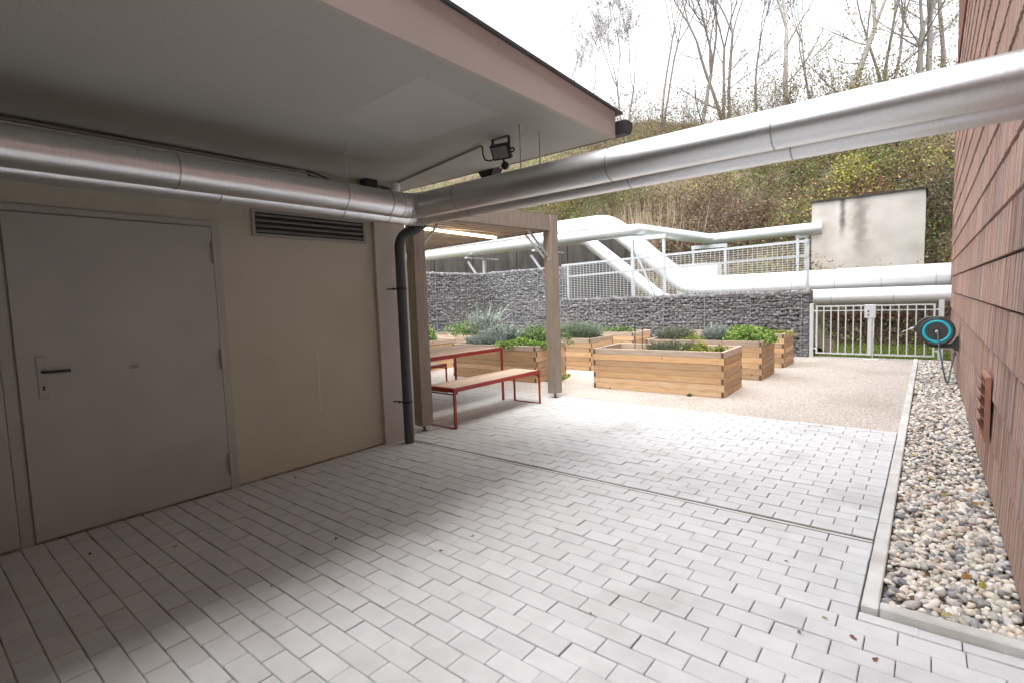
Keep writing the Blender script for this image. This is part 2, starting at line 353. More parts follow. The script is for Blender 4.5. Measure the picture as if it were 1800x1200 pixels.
def leaves(pos, size, cols, aspect=.6, up=.4):
    """diamond leaf quads, random orientation, per-leaf colour"""
    n = len(pos); size = np.broadcast_to(size, (n,))[:, None]
    d = rng.normal(0, 1, (n, 3)); d[:, 2] = d[:, 2]*.7+up; d /= np.linalg.norm(d, axis=1, keepdims=True)
    w = np.cross(d, rng.normal(0, 1, (n, 3))); w /= np.linalg.norm(w, axis=1, keepdims=True)
    nn = np.cross(d, w)
    a = pos-d*size*.5; b = pos+w*size*aspect*.5+nn*size*.06; c = pos+d*size*.5; e = pos-w*size*aspect*.5+nn*size*.06
    V = np.stack([a, b, c, e], 1).reshape(-1, 3); F = np.arange(4*n).reshape(n, 4)
    return V, F, np.repeat(cols, 4, 0)
def blades(base, tip, width, cols):
    n = len(base); d = tip-base; w = np.cross(d, rng.normal(0, 1, (n, 3))); w /= np.linalg.norm(w, axis=1, keepdims=True)+1e-9
    width = np.broadcast_to(width, (n,))[:, None]
    mid = base+d*.5+rng.normal(0, .02, (n, 3))*np.linalg.norm(d, axis=1, keepdims=True)
    V = np.stack([base, mid+w*width*.5, tip, mid-w*width*.5], 1).reshape(-1, 3); F = np.arange(4*n).reshape(n, 4)
    return V, F, np.repeat(cols, 4, 0)
def cat(*parts):
    Vs, Fs, Cs, k = [], [], [], 0
    for V, F, C in parts:
        Vs.append(V); Fs.append(F+k); Cs.append(C); k += len(V)
    return np.concatenate(Vs), np.concatenate(Fs), np.concatenate(Cs)
def palette(n, cols, jit=.12):
    c = np.array(cols)[rng.integers(0, len(cols), n)]
    return np.clip(c*(1+rng.normal(0, jit, (n, 1)))*(1+rng.normal(0, jit*.12, (n, 3))), 0, 1)

# ================================================================== SETTING: ground
XW, XR = -4.26, .347              # plaster wall plane, clad wall plane
YE = 6.10                          # far edge of the paving
GATE_Y = 12.2
g = MB().add([(-900, -900, -.14), (900, -900, -.14), (900, 900, -.14), (-900, 900, -.14)], [(0, 1, 2, 3)]).build('ground', 'ground')
tag(g, kind='structure')
yard = MB().box((-11.3, 6.06, -.11), (-.20, 12.3, -.006)).build('gravel_yard', 'gravel'); tag(yard, kind='structure')
paving = MB().box((-12, -7, -.12), (-2.35, 6.06, -.0065)).build('paving', 'joint_dry'); tag(paving, kind='structure')
MB().box((-2.35, -7, -.12), (XR+.02, 6.06, -.016)).build('joint_bed', 'joint', paving)
PX_, PY_ = .2075, .1040
def paver_mesh(w, d):
    b = MB().cbox((-w/2, -d/2, -.07), (w/2, d/2, 0), .003); o = b.build('paver', 'paver'); me = o.data
    bpy.data.objects.remove(o); return me
me_full = [paver_mesh(PX_-.0040, PY_-.0040) for _ in range(1)]
me_half = paver_mesh(PX_/2-.0040, PY_-.0040)
me_strip = paver_mesh(PX_-.0040, .062)
SLOT = (3.345, 3.401)
spots = []
y = SLOT[0]-39*PY_; row = 0; rows = []
while y < YE-.05:
    if abs(y-SLOT[0]) < .01:
        y = SLOT[1]
    rows.append((row, y)); y += PY_; row += 1
for row, y in rows:
    yc = y+PY_/2
    xl = XW+.008 if yc < 3.45 else -9.2
    xr = -.212 if yc > 2.565 else XR
    x = xr - (PX_/2 if row % 2 else 0)
    if row % 2: spots.append((xr-PX_/4, yc, 1))
    while x-PX_ > xl:
        spots.append((x-PX_/2, yc, 0)); x -= PX_
    if yc < 3.45 and x-xl > .03: spots.append(((x+xl)/2, yc, x-xl))
cx_ = XR-.01
while cx_ > -.17:
    spots.append((max(cx_-PX_/2, -.105), 2.549 if cx_-PX_ > -.22 else 2.5495, 2)); cx_ -= PX_
spots = [(a+random.gauss(0, .0006), b+random.gauss(0, .0005), k) for a, b, k in spots]
S = np.array([(a, b, 0) for a, b, k in spots]); q = px(S); vis = in_frame(S, 20)
score = np.where(vis, (CAM_H/np.maximum(q[:, 2], .2)**3), -1)
order = np.argsort(-score); big = set(order[:300].tolist())
bulk = MB()
for i, (a, b, k) in enumerate(spots):
    if not vis[i] and q[i, 2] < -1: continue
    rz = random.gauss(0, .004); dz = random.gauss(-.001, .0014); tx, ty = random.gauss(0, .006), random.gauss(0, .004)
    me = me_full[0] if k == 0 else (me_half if k == 1 else (me_strip if k == 2 else paver_mesh(k-.0040, PY_-.0040)))
    if i in big:
        o = link_mesh('paver', me, None, paving, (a, b, dz)); o.rotation_euler = (ty, tx, rz)
    else:
        mt = Matrix.Translation((a, b, dz)) @ Matrix.Rotation(rz, 4, 'Z') @ Matrix.Rotation(tx, 4, 'Y')
        bulk.add([mt @ v.co for v in me.vertices], [tuple(p.vertices) for p in me.polygons])
tag(bulk.build('paver_field', 'paver', paving), kind='stuff')
MB().box((XW+.3, SLOT[0]+.015, -.1), (-.215, SLOT[0]+.040, -.005)).build('channel_strip', 'kerb', paving)

MB().box((XW+.3, SLOT[0]+.001, -.05), (-.215, SLOT[0]+.014, -.0055)).box((XW+.3, SLOT[0]+.041, -.05), (-.215, SLOT[0]+.055, -.0055)).build('channel_slot', M['core_dark'], paving)  # dark boxes stand in for the shade down an open slot
# kerbs
kerb = MB().box((-.20, 2.60, -.12), (-.14, 12.28, -.05)).build('kerb_edging', 'kerb'); tag(kerb, kind='structure')
y = 2.60; kz = .028
while y < 12.2:
    l = min(1.0, 12.28-y); MB().cbox((-.203, y+.002, -.05), (-.140, y+l-.002, kz+random.gauss(0, .002)), .006).build('kerb_stone', 'kerb', kerb); y += l
MB().cbox((-.136, 2.585, -.05), (XR-.004, 2.645, kz+.012), .006).build('kerb_stone', 'kerb', kerb)

# pebble strip
strip = MB().box((-.14, 2.64, -.12), (XR, 12.28, -.03)).build('gravel_strip', mat('strip_bed', (.16, .14, .12), rough=.95, var=.3, scale=40)); tag(strip, kind='structure')
peb = []
for k in range(8):
    V, F = ico(2 if k < 4 else 1); V = V.copy()
    V *= (1+.13*np.sin(V[:, [1]]*2.3+k)+.10*np.cos(V[:, [0]]*3.1+2*k)+.07*np.sin(4*V[:, [2]]+k))
    V = np.sign(V)*np.abs(V)**.85*np.array([1.0, .70+.06*(k % 3), .48+.06*(k % 4)]); peb.append((V, F))
pcol = [(.68, .64, .57), (.60, .52, .43), (.52, .49, .45), (.27, .27, .275), (.62, .54, .46), (.73, .71, .67), (.40, .385, .37), (.66, .59, .50), (.46, .35, .28), (.20, .20, .21), (.70, .66, .60), (.62, .58, .52)]
def pebbles(y0, y1, dens):
    n = int((y1-y0)*.48*dens); ys = rng.uniform(y0, y1, n); xs = rng.uniform(-.128, XR-.012, n)
    return np.stack([xs, ys, rng.uniform(-.022, .012, n)], 1)
P = np.concatenate([pebbles(2.65, 5, 2700), pebbles(5, 8, 2000), pebbles(8, 12.25, 1400)])
n = len(P); idx = np.where(P[:, 1] < 4.5, rng.integers(0, 4, n), rng.integers(4, 8, n))
sz = rng.uniform(.009, .0225, n)*np.where(rng.random(n) < .12, 1.3, 1); sz = np.where(P[:, 1] > 6, sz*1.15, sz)
T = rand_rot(n, .35)*sz[:, None, None]; C = palette(n, pcol, .14)
P[:, 2] += sz*.2
qq = px(P); sc = np.where(in_frame(P, 5) & (P[:, 2] > -.004), sz**2/qq[:, 2]**2, -1); near = np.argsort(-sc)[:300]
msk = np.ones(n, bool); msk[near] = False
V, F, Cc = instances(peb, idx[msk], T[msk], P[msk], C[msk])
tag(np_mesh('pebble_bed', V, F, 'pebble', Cc, strip, smooth=True), kind='stuff')
pm = []
for k in range(24):
    V, F = peb[k % 4]; o = np_mesh('pebble', V, F, 'pebble', None, smooth=True); me = o.data; bpy.data.objects.remove(o)
    set_col(me, palette(1, [pcol[k % len(pcol)]])[0]); pm.append(me)
for i in near:
    o = link_mesh('pebble', pm[random.randrange(24)], None, strip)
    o.matrix_local = Matrix.Translation(P[i].tolist()) @ Matrix(T[i].tolist()).to_4x4()

# ------------------------------------------------------------------ terrain behind
_ph = rng.uniform(0, 6, 12)
def bumps(x, y):
    return .25*np.sin(.5*x+_ph[0])*np.cos(.43*y+_ph[1])+.14*np.sin(1.3*x+_ph[2]+.6*y)+.09*np.sin(2.4*y+_ph[3]-1.1*x)
def hz(x, y):
    x = np.asarray(x, float); y = np.asarray(y, float)
    base_r = np.interp(y, [12.3, 13.2, 13.9, 14.3, 14.75, 14.85, 16], [-.02, .06, .18, .34, .50, .78, 1.1])
    base_l = np.interp(y, [12.5, 15.5], [.95, 1.25])
    s = np.clip((-1.93-x)/.12, 0, 1); low = base_r*(1-s)+base_l*s
    foot = np.interp(x, [-30, -13, -8, -3], [18.5, 17.0, 16.9, 16.2])
    up = np.clip(y-foot, 0, None)
    h = np.interp(up, [0, 3, 19, 26, 60, 400], [0, 1.5, 10.6, 12.6, 15, 20])
    h = h*np.interp(x, [-40, -26, -17, -11], [1.45, 1.32, 1.13, .97])
    return low + h + bumps(x, y)*np.clip(up/3, 0, 1)
xs = np.concatenate([np.linspace(-420, -46, 14), np.linspace(-44, 14, 150), np.linspace(16, 160, 12)])
ys = np.concatenate([np.linspace(12.62, 17, 40), np.linspace(17.2, 44, 110), np.linspace(46, 420, 20)])
GX, GY = np.meshgrid(xs, ys); GZ = hz(GX, GY)
V = np.stack([GX, GY, GZ], -1).reshape(-1, 3); nx, ny = len(xs), len(ys)
I = np.arange(nx*ny).reshape(ny, nx); F = np.stack([I[:-1, :-1], I[:-1, 1:], I[1:, 1:], I[1:, :-1]], -1).reshape(-1, 4)
hill = np_mesh('hillside', V, F, 'hill', smooth=True); tag(hill, kind='structure')
fl = MB().add([(-1.92, 12.28, -.03), (9, 12.28, -.03), (9, 12.7, -.0), (-1.92, 12.7, -.0)], [(0, 1, 2, 3)]).build('verge', 'hill'); tag(fl, kind='structure')

# ================================================================== PLASTER BUILDING with the roof
S_Z = 2.585; FX = -1.89; RY = 3.60
bld = thing('annex_building', 'beige plastered building with deep overhanging flat roof and grey metal door', 'building', (XW, 1.5, 0))
w = MB().box((-9, -5.2, 0), (XW, 3.12, S_Z+.02)); w.build('wall', 'plaster', bld)
MB().box((-9, 3.12, 0), (XW+.045, 3.50, S_Z+.02)).build('pilaster', 'pilaster', bld)
MB().box((XW, -6, -.02), (XW+.006, 3.11, .012)).build('plinth_joint', 'joint_dry', bld)
MB().box((-9, -10, 0), (XR+.02, -5.2, 4.2)).build('unseen_light_block', 'plaster', bld)  # unseen mass added behind the camera to cut light coming from the rear
rt = lambda y: 2.776+(RY-y)*.0394
MB().add([(-9.2, -7, S_Z), (FX, -7, S_Z), (FX, RY, S_Z), (-9.2, RY, S_Z), (-9.2, -7, S_Z+.03), (FX, -7, S_Z+.03), (FX, RY, S_Z+.03), (-9.2, RY, S_Z+.03)],
         [(0, 3, 2, 1), (4, 5, 6, 7), (0, 1, 5, 4), (1, 2, 6, 5), (2, 3, 7, 6), (3, 0, 4, 7)]).build('soffit', 'soffit', bld)
MB().prism([(-7, S_Z-.004), (RY+.004, S_Z-.004), (RY+.004, rt(RY)), (-7, rt(-7))], 0, FX, FX+.03).build('fascia', 'fascia', bld)
rf = MB().add([(-9.2, -7, S_Z+.03), (FX, -7, S_Z+.03), (FX, RY, S_Z+.03), (-9.2, RY, S_Z+.03), (-9.2, -7, rt(-7)), (FX, -7, rt(-7)), (FX, RY, rt(RY)), (-9.2, RY, rt(RY))],
         [(0, 3, 2, 1), (4, 5, 6, 7), (0, 1, 5, 4), (1, 2, 6, 5), (2, 3, 7, 6), (3, 0, 4, 7)]).build('roof', 'darkgrey', bld)
MB().prism([(-7, rt(-7)), (RY+.09, rt(RY+.09)-.004), (RY+.09, rt(RY+.09)+.012), (-7, rt(-7)+.016)], 0, FX-.2, FX+.052).build('roof_edging', 'darkgrey', bld)
gt = MB().prism([(RY+.006, 2.60), (RY+.075, 2.60), (RY+.115, 2.645), (RY+.12, 2.70), (RY+.006, 2.70)], 0, -9.2, FX+.115).build('gutter', 'black', bld)
hp = MB(); hx = -3.17
for (z0, z1, a0, a1) in ((2.50, 2.60, .045, .105),):
    vs = [(hx-a0, 3.62, z0), (hx+a0, 3.62, z0), (hx+a0, 3.71, z0), (hx-a0, 3.71, z0), (hx-a1, 3.60, z1), (hx+a1, 3.60, z1), (hx+a1, 3.73, z1), (hx-a1, 3.73, z1)]
    hp.add(vs, [(0, 3, 2, 1), (4, 5, 6, 7), (0, 1, 5, 4), (1, 2, 6, 5), (2, 3, 7, 6), (3, 0, 4, 7)])
hp.build('hopper', 'black', gt)
MB().prism([(-2.93, 1.95), (-2.10, 1.90), (-2.16, 2.62), (-3.03, 2.63)], 2, S_Z-.0012, S_Z-.0005).build('soffit_patch', 'soffit_patch', bld)
# door: leaf, frame, hinges, handle
dr = MB().cbox((XW-.02, .505, .015), (XW+.022, 1.650, 2.03), .004).build('door', 'door', bld)
MB().box((XW-.01, .44, .0), (XW+.012, .497, 2.06)).box((XW-.01, .497, 2.036), (XW+.013, 1.715, 2.075)).box((XW-.01, 1.656, 0), (XW+.012, 1.715, 2.036)).build('door_frame', 'door_frame', bld)
MB().cbox((XW-.02, -.62, .015), (XW+.020, .434, 2.06), .004).build('fixed_leaf', 'door', bld)
for z0, z1 in ((1.755, 1.925), (.955, 1.11), (.125, .295)):
    MB().tube([(XW+.032, 1.652, z0), (XW+.032, 1.652, z1)], .013, 10).build('hinge', 'door_frame', dr)
MB().cbox((XW+.022, .592, .90), (XW+.028, .64, 1.16), .002).build('lock_plate', 'door_frame', dr)
MB().tube([(XW+.028, .617, 1.065), (XW+.062, .617, 1.065), (XW+.066, .63, 1.065), (XW+.066, .745, 1.062)], .0095, 10, mitre=False).build('handle', 'black', dr)
MB().cbox((XW+.028, .611, .95), (XW+.031, .621, .978), .001).build('keyhole', 'black', dr)
rs_ = np.array([(XW+.0225, 1.06, 1.052), (XW+.0225, 1.115, 1.056), (XW+.0225, 1.12, 1.030), (XW+.0225, 1.065, 1.028)])
MB().add(rs_, [(0, 1, 2, 3)]).build('sticker_remnant', mat('sticker_glue', (.27, .215, .20), rough=.7, var=.3, scale=90), dr)
MB().cbox((XW, 2.452, .445), (XW+.003, 2.470, 1.01), .001).box((XW, 2.445, .995), (XW+.0035, 2.485, 1.012)).build('plaster_repair', 'pilaster', bld)
# louvre vent
vt = MB().box((XW-.01, 1.965, 2.185), (XW+.018, 3.045, 2.215)).box((XW-.01, 1.965, 1.985), (XW+.018, 3.045, 2.012)).box((XW-.01, 1.965, 2.012), (XW+.018, 1.99, 2.185)).box((XW-.01, 3.018, 2.012), (XW+.018, 3.045, 2.185)).build('vent', 'louvre', bld)
MB().box((XW-.004, 1.99, 2.012), (XW+.002, 3.018, 2.185)).build('backing', 'void', vt)
for k in range(4):
    z = 2.022+k*.043
    MB().obox((XW+.012, 2.504, z+.014), (.013, 0, -.010), (0, .512, 0), (.0014, 0, .0018)).build('slat', 'louvre', vt)

# ------------------------------------------------------------------ overhead ducts
def duct(name, label, axis_pts, R, bands, root_loc, hangers):
    t = thing(name, label, 'pipe', root_loc)
    A, B, Cc = [Vector(p) for p in axis_pts]
    d1 = (B-A).normalized(); d2 = (Cc-B).normalized(); rb = R*1.5
    pts = []
    steps = 4
    P0 = B-d1*rb; cen = P0+d2*rb
    for k in range(steps+1):
        a = k/steps*math.pi/2; pts.append(cen+(-d2*math.cos(a)+d1*math.sin(a))*rb)
    MB().tube([A, pts[0]], R, 40).build('pipe_run', 'duct', t)
    MB().tube([pts[0]]+pts[1:-1]+[pts[-1]], R*1.004, 40, caps=False).build('elbow', 'duct', t)
    MB().tube([pts[-1], Cc], R, 40).build('pipe_run', 'duct', t)
    for p, d in bands:
        p = Vector(p); d = Vector(d).normalized(); MB().tube([p-d*.004, p+d*.004], R+.0025, 40).build('joint_band', 'ductband', t)
    for k in (0, 1, 2, 3, 4):
        i = pts[k]; dd = (pts[min(k+1, 4)]-pts[max(k-1, 0)]).normalized()
        MB().tube([i-dd*.0025, i+dd*.0025], R*1.004+.002, 40).build('joint_band', 'ductband', t)
    for h in hangers:
        MB().tube([(h[0], h[1], h[2]), (h[0], h[1], S_Z)], .0045, 8).tube([(h[0], h[1], S_Z-.006), (h[0], h[1], S_Z)], .012, 8).build('hanger_rod', 'galv', t)
    return t
PZ = 2.200
Xd, Yd = (1, 0, 0), (0, 1, 0)
t = duct('duct_pipe', 'large shiny metal clad pipe bending from under the roof across to the clad wall', [(-3.36, -5.5, PZ), (-3.36, 2.90, PZ), (XR+.05, 2.90, PZ)], .100,
     [((-3.36, 1.14, PZ), Yd), ((-3.36, 2.22, PZ), Yd), ((-3.36, 2.62, PZ), Yd), ((-2.82, 2.9, PZ), Xd), ((-1.52, 2.9, PZ), Xd), ((-.62, 2.9, PZ), Xd), ((-3.36, .1, PZ), Yd)], (-3.36, 2.9, PZ),
     [(-3.36, 2.27, PZ+.09), (-2.2, 2.87, PZ+.09)])
cl = MB().tube([(XR-.035, 2.9, PZ), (XR-.02, 2.9, PZ)], .13, 32).build('wall_collar', 'darkgrey', t)
duct('duct_pipe', 'thinner metal clad pipe tucked just behind and below the large overhead pipe', [(-3.585, -5.5, 2.16), (-3.585, 3.125, 2.16), (XR+.05, 3.125, 2.16)], .075,
     [((-3.585, 1.45, 2.16), Yd), ((-3.585, 2.35, 2.16), Yd), ((-3.585, 2.78, 2.16), Yd), ((-2.9, 3.125, 2.16), Xd), ((-1.5, 3.125, 2.16), Xd), ((-.58, 3.125, 2.16), Xd), ((-3.585, .35, 2.16), Yd)], (-3.585, 3.125, 2.16),
     [(-2.2, 3.1, 2.225)])
t = thing('downpipe', 'black plastic rainwater downpipe beside the plaster pilaster', 'downpipe', (-4.07, 3.30, 0))
MB().tube([(-4.07, 3.30, .0), (-4.07, 3.30, 1.93)], .048, 20).build('pipe', 'darkgrey', t)
el = [(-4.07, 3.30, 1.93), (-4.066, 3.302, 1.985), (-4.053, 3.309, 2.03), (-4.03, 3.321, 2.065), (-3.995, 3.339, 2.09), (-3.95, 3.362, 2.105), (-3.90, 3.39, 2.125), (-3.85, 3.415, 2.16), (-3.80, 3.44, 2.21), (-3.35, 3.62, 2.42), (-3.22, 3.655, 2.475), (-3.17, 3.665, 2.53)]
MB().tube(el, .049, 20, mitre=False).build('bend', 'darkgrey', t)
for z in (1.55, .42):
    b = MB().tube([(-4.07, 3.30, z-.014), (-4.07, 3.30, z+.014)], .052, 20); b.bar((-4.12, 3.28, z), (XW+.04, 3.24, z), .012); b.tube([(-4.135, 3.262, z), (-4.125, 3.245, z)], .013, 8)
    b.build('bracket', 'black', t)

# cables, floodlight
t = thing('cable_trunking', 'pale cable trunking running along the top of the plaster wall', 'trunking', (XW+.03, 0, 2.5))
MB().cbox((XW+.02, -5, 2.505), (XW+.06, 2.45, 2.545), .003).build('channel', 'pilaster', t)
MB().cbox((XW+.012, -5, 2.550), (XW+.068, 2.44, 2.557), .001).build('cover', 'louvre', t)
t = thing('cable_bundle', 'loose black cables sagging from the trunking end towards the roof corner', 'cable', (XW+.08, 2.9, 2.5))
for k, (sag, zz) in enumerate(((.06, 2.535), (.035, 2.55), (.09, 2.52))):
    MB().tube([(XW+.05+.015*k, 2.44+.9*s, zz-sag*math.sin(math.pi*s)+.02*math.sin(9*s+k)) for s in np.linspace(0, 1, 12)], .008, 6).build('cable', 'black', t)
MB().cbox((XW+.05, 2.98, 2.46), (XW+.15, 3.12, S_Z-.003), .008).build('junction_box', 'black', t)
t = thing('wall_lamp', 'small round white lamp under the roof corner above the elbow', 'lamp', (-4.05, 3.32, 2.5))
MB().tube([(-4.08, 3.30, S_Z-.01), (-4.08, 3.30, 2.53), (-4.08, 3.30, 2.49), (-4.08, 3.30, 2.475)], [.042, .045, .038, .018], 16, mitre=False).build('shade', 'white', t)
t = thing('cable_conduit', 'thin grey conduit crossing the soffit to the floodlight', 'conduit', (-3.4, 3.17, S_Z))
MB().tube([(-4.05, 3.305, S_Z-.012), (-2.685, 3.01, S_Z-.012)], .008, 8).build('tube', 'louvre', t)
t = thing('floodlight', 'small black floodlight with round motion sensor fixed to the soffit', 'floodlight', (-2.47, 3.0, S_Z))
fx, fy = -2.47, 2.99
MB().bar((fx-.075, fy, S_Z-.003), (fx+.075, fy, S_Z-.003), .03, .006).bar((fx-.078, fy, S_Z), (fx-.078, fy, S_Z-.085), .006, .024).bar((fx+.078, fy, S_Z), (fx+.078, fy, S_Z-.085), .006, .024).build('bracket', 'black', t)
ux = Vector((1, .25, 0)).normalized(); fw = Vector((.12, -.80, -.55)); fw = (fw-ux*fw.dot(ux)).normalized(); uz = fw.cross(ux)
cF = Vector((fx, fy, S_Z-.098))
hb = MB().obox(cF, ux*.072, uz*.054, fw*.018).build('housing', 'black', t)
MB().obox(cF+fw*.0195, ux*.060, uz*.042, fw*.002).build('lens', 'lens', t)
MB().obox(cF-fw*.026, ux*.045, uz*.035, fw*.008).build('heat_sink', 'anthracite', t)
MB().tube([cF-uz*.05, cF-uz*.085], .009, 8).build('sensor_arm', 'black', t)
V, F = ico(2); V = V*.031+np.array(cF-uz*.108); np_mesh('sensor', V-np.array(t.location), F, 'black', parent=t, smooth=True)
cp = [(-2.685, 3.01, S_Z-.012), (-2.66, 3.0, S_Z-.025), (-2.65, 2.99, S_Z-.08), (-2.625, 2.985, S_Z-.13), (-2.57, 2.985, S_Z-.148), (-2.52, 2.99, S_Z-.13), (-2.49, 2.995, S_Z-.115)]
MB().tube(cp, .0055, 8).build('cable', 'black', t)
MB().tube([cF+ux*.072+uz*.01, cF+ux*.10+uz*.012, cF+ux*.108, cF+ux*.095-uz*.015, cF+ux*.07-uz*.012], .006, 8).build('knob', 'black', t)

# ================================================================== CLAD BUILDING
YC = 14.15; UZ = 5.56
cb = thing('clad_building', 'tall building clad in ribbed terracotta panels beside the pebble strip', 'building', (XR, 6, 0))
MB().box((XR+.02, -7, 0), (9, YC, UZ)).build('wall', 'backing', cb)
MB().box((XR-.005, -7, UZ+.06), (9, YC+.03, 9.6)).build('upper_wall', 'backing', cb)
PH, PL = .305, .84
pan = []
for k in range(8):
    rr = random.Random(k); cuts = [0]
    while cuts[-1] < PL-.012: cuts.append(cuts[-1]+rr.choice([.018, .022, .03, .045, .012]))
    cuts = [c*(PL-.001)/cuts[-1] for c in cuts]; V = []; F = []
    h = PH-.017
    for a, b in zip(cuts[:-1], cuts[1:]):
        dp = rr.choice([0, .0, .001, .0025, .005, -.001, .002]); i = len(V)
        V += [(-.013-dp, a, 0), (-.013-dp, b-.0012, 0), (-.003-dp, b-.0012, h), (-.003-dp, a, h), (.012, a, 0), (.012, b-.0012, 0), (.010, b-.0012, h), (.010, a, h)]
        F += [(i, i+3, i+2, i+1), (i, i+1, i+5, i+4), (i+3, i+7, i+6, i+2), (i, i+4, i+7, i+3), (i+1, i+2, i+6, i+5)]
    me = bpy.data.meshes.new('panel'); me.from_pydata(V, [], F); me.materials.append(M['clad']); pan.append(me)
cand = []
for r in range(-1, 18):
    z = .035+r*PH
    if r < 0: z = -.27
    off = (r % 2)*PL*.5+(r*.17 % .2)
    y = -1.5-off
    while y < YC-.02:
        if y+PL > YC: break
        cand.append((y, z)); y += PL
    # closing piece at the far corner comes from the bulk below
S = np.array([(XR, a+PL/2, b+PH/2) for a, b in cand]); q = px(S); vis = in_frame(S, 150)
score = np.where(vis, 1/np.maximum(q[:, 2], .3)**2, -1); big = set(np.argsort(-score)[:300].tolist()); bulk = MB()
for i, (a, z) in enumerate(cand):
    me = random.choice(pan)
    if i in big and vis[i]: link_mesh('panel', me, None, cb, (0, a-6, z))
    else: bulk.add([(v.co[0]+XR, v.co[1]+a, v.co[2]+z) for v in me.vertices], [tuple(p.vertices) for p in me.polygons])
tag(bulk.build('panel_field', 'clad', cb), kind='stuff')
MB().box((XR-.012, YC-.005, 0), (XR+.2, YC+.06, UZ+.02)).build('corner_trim', 'ventred', cb)
bme = MB().cbox((-.012, -.20, -.088), (.02, .20, .088), .006).build('brick', 'brickslip'); bm_ = bme.data; bpy.data.objects.remove(bme)
nb = 0
for r in range(20):
    for c in range(14):
        yb = YC-.24-c*.42-(r % 2)*.21
        o = link_mesh('brick', bm_, None, cb, (-.012, yb-6, UZ+.18+r*.205)); nb += 1
# wall vent
vy = 4.72
t = thing('wall_vent', 'terracotta louvred vent cover on the clad wall above the pebbles', 'vent', (XR, vy, .35))
xv = XR-.022
MB().box((xv-.028, vy-.20, .36), (xv, vy-.178, .79)).box((xv-.028, vy+.178, .36), (xv, vy+.20, .79)).box((xv-.028, vy-.178, .765), (xv, vy+.178, .79)).box((xv-.028, vy-.178, .36), (xv, vy+.178, .38)).build('frame', 'ventred', t)
MB().box((xv-.004, vy-.178, .38), (xv-.001, vy+.178, .765)).build('backing', 'void', t)
for k in range(5):
    z = .40+k*.077
    MB().obox((xv-.024, vy, z+.022), (.026, 0, -.022), (0, .177, 0), (.0025, 0, .003)).build('slat', 'ventred', t)

# ================================================================== PERGOLA
p1 = Vector((-4.32, 3.72, 0)); p2 = Vector((-4.135, 6.02, 0)); pw = .072
dY = (p2-p1).normalized(); dX = Vector((dY.y, -dY.x, 0))
pg = thing('pergola', 'brown timber pergola with slatted roof on square posts over the table', 'pergola', tuple((p1+p2)/2))
def post(c):
    b = MB().obox(c+Vector((0, 0, .065+1.24)), dX*pw, dY*pw, (0, 0, 1.24)); o = b.build('post', 'pergola', pg)
    f = MB().tube([c+Vector((0, 0, 0)), c+Vector((0, 0, .07))], .011, 10); f.tube([c, c+Vector((0, 0, .006))], .035, 14); f.tube([c+Vector((0, 0, .03)), c+Vector((0, 0, .042))], .022, 6, smooth=False); f.build('foot', 'darkgrey', o)
for c in (p1, p2, p1-dX*4.2, p2-dX*4.2): post(c)
up = Vector((0, 0, 1)); bz = 2.44
MB().obox((p1+p2)/2+up*bz+dX*.003, dX*.045, dY*((p2-p1).length/2-pw-.002), up*.105).build('beam', 'pergola', pg)
MB().obox((p1+p2)/2+up*bz-dX*4.2, dX*.045, dY*((p2-p1).length/2-pw-.002), up*.105).build('beam', 'pergola', pg)
for c in (p1, p2):
    MB().obox(c-dX*2.1+up*(bz-.002), dX*(2.1-pw-.002), dY*.04, up*.10).build('beam', 'pergola', pg)
k = 0; s = .18
L_ = (p2-p1).length
while s < 4.1:
    MB().obox((p1+p2)/2-dX*s+up*(bz-.055), dX*.016, dY*(L_/2-.046), up*.042).build('slat', 'perg_slat', pg); s += .132
for k in range(24):
    MB().obox(p1-dX*(.13+k*.17)+(p2-p1)/2+up*(bz+.012), dX*.082, dY*(L_/2-.046), up*.010).build('roof_board', 'perg_slat', pg)
def strut(a, b): MB().bar(a, b, .022, .022).build('brace', 'galv', pg)
strut(p2+up*1.96-dX*.05-dY*.078, p2+up*2.33-dX*.44-dY*.03); strut(p2+up*1.98-dY*.06+dX*.0, p2+up*2.335-dY*.42-dX*.05)
strut(p1+up*1.98-dX*.02+dY*.078, p1+up*2.335+dY*.44-dX*.1)
MB().tube([p2+up*1.945-dY*.074+dX*.02, p2+up*1.945-dY*.085+dX*.02], .014, 10).build('bolt', 'galv', pg)
em = bpy.data.materials.new('led_glow'); em.use_nodes = True
b = em.node_tree.nodes['Principled BSDF']; b.inputs['Emission Color'].default_value = (1.0, .80, .52, 1); b.inputs['Emission Strength'].default_value = 5.5; b.inputs['Base Color'].default_value = (.9, .8, .6, 1)
t = thing('strip_light', 'glowing warm strip light fixed under the pergola slats', 'light', (-4.83, 4.9, 2.31))
MB().bar((-4.80, 3.95, 2.3235), (-4.90, 5.75, 2.3235), .035, .018).build('housing', 'alu', t)
MB().bar((-4.80, 3.97, 2.308), (-4.90, 5.73, 2.300), .032, .026).build('diffuser', em, t)

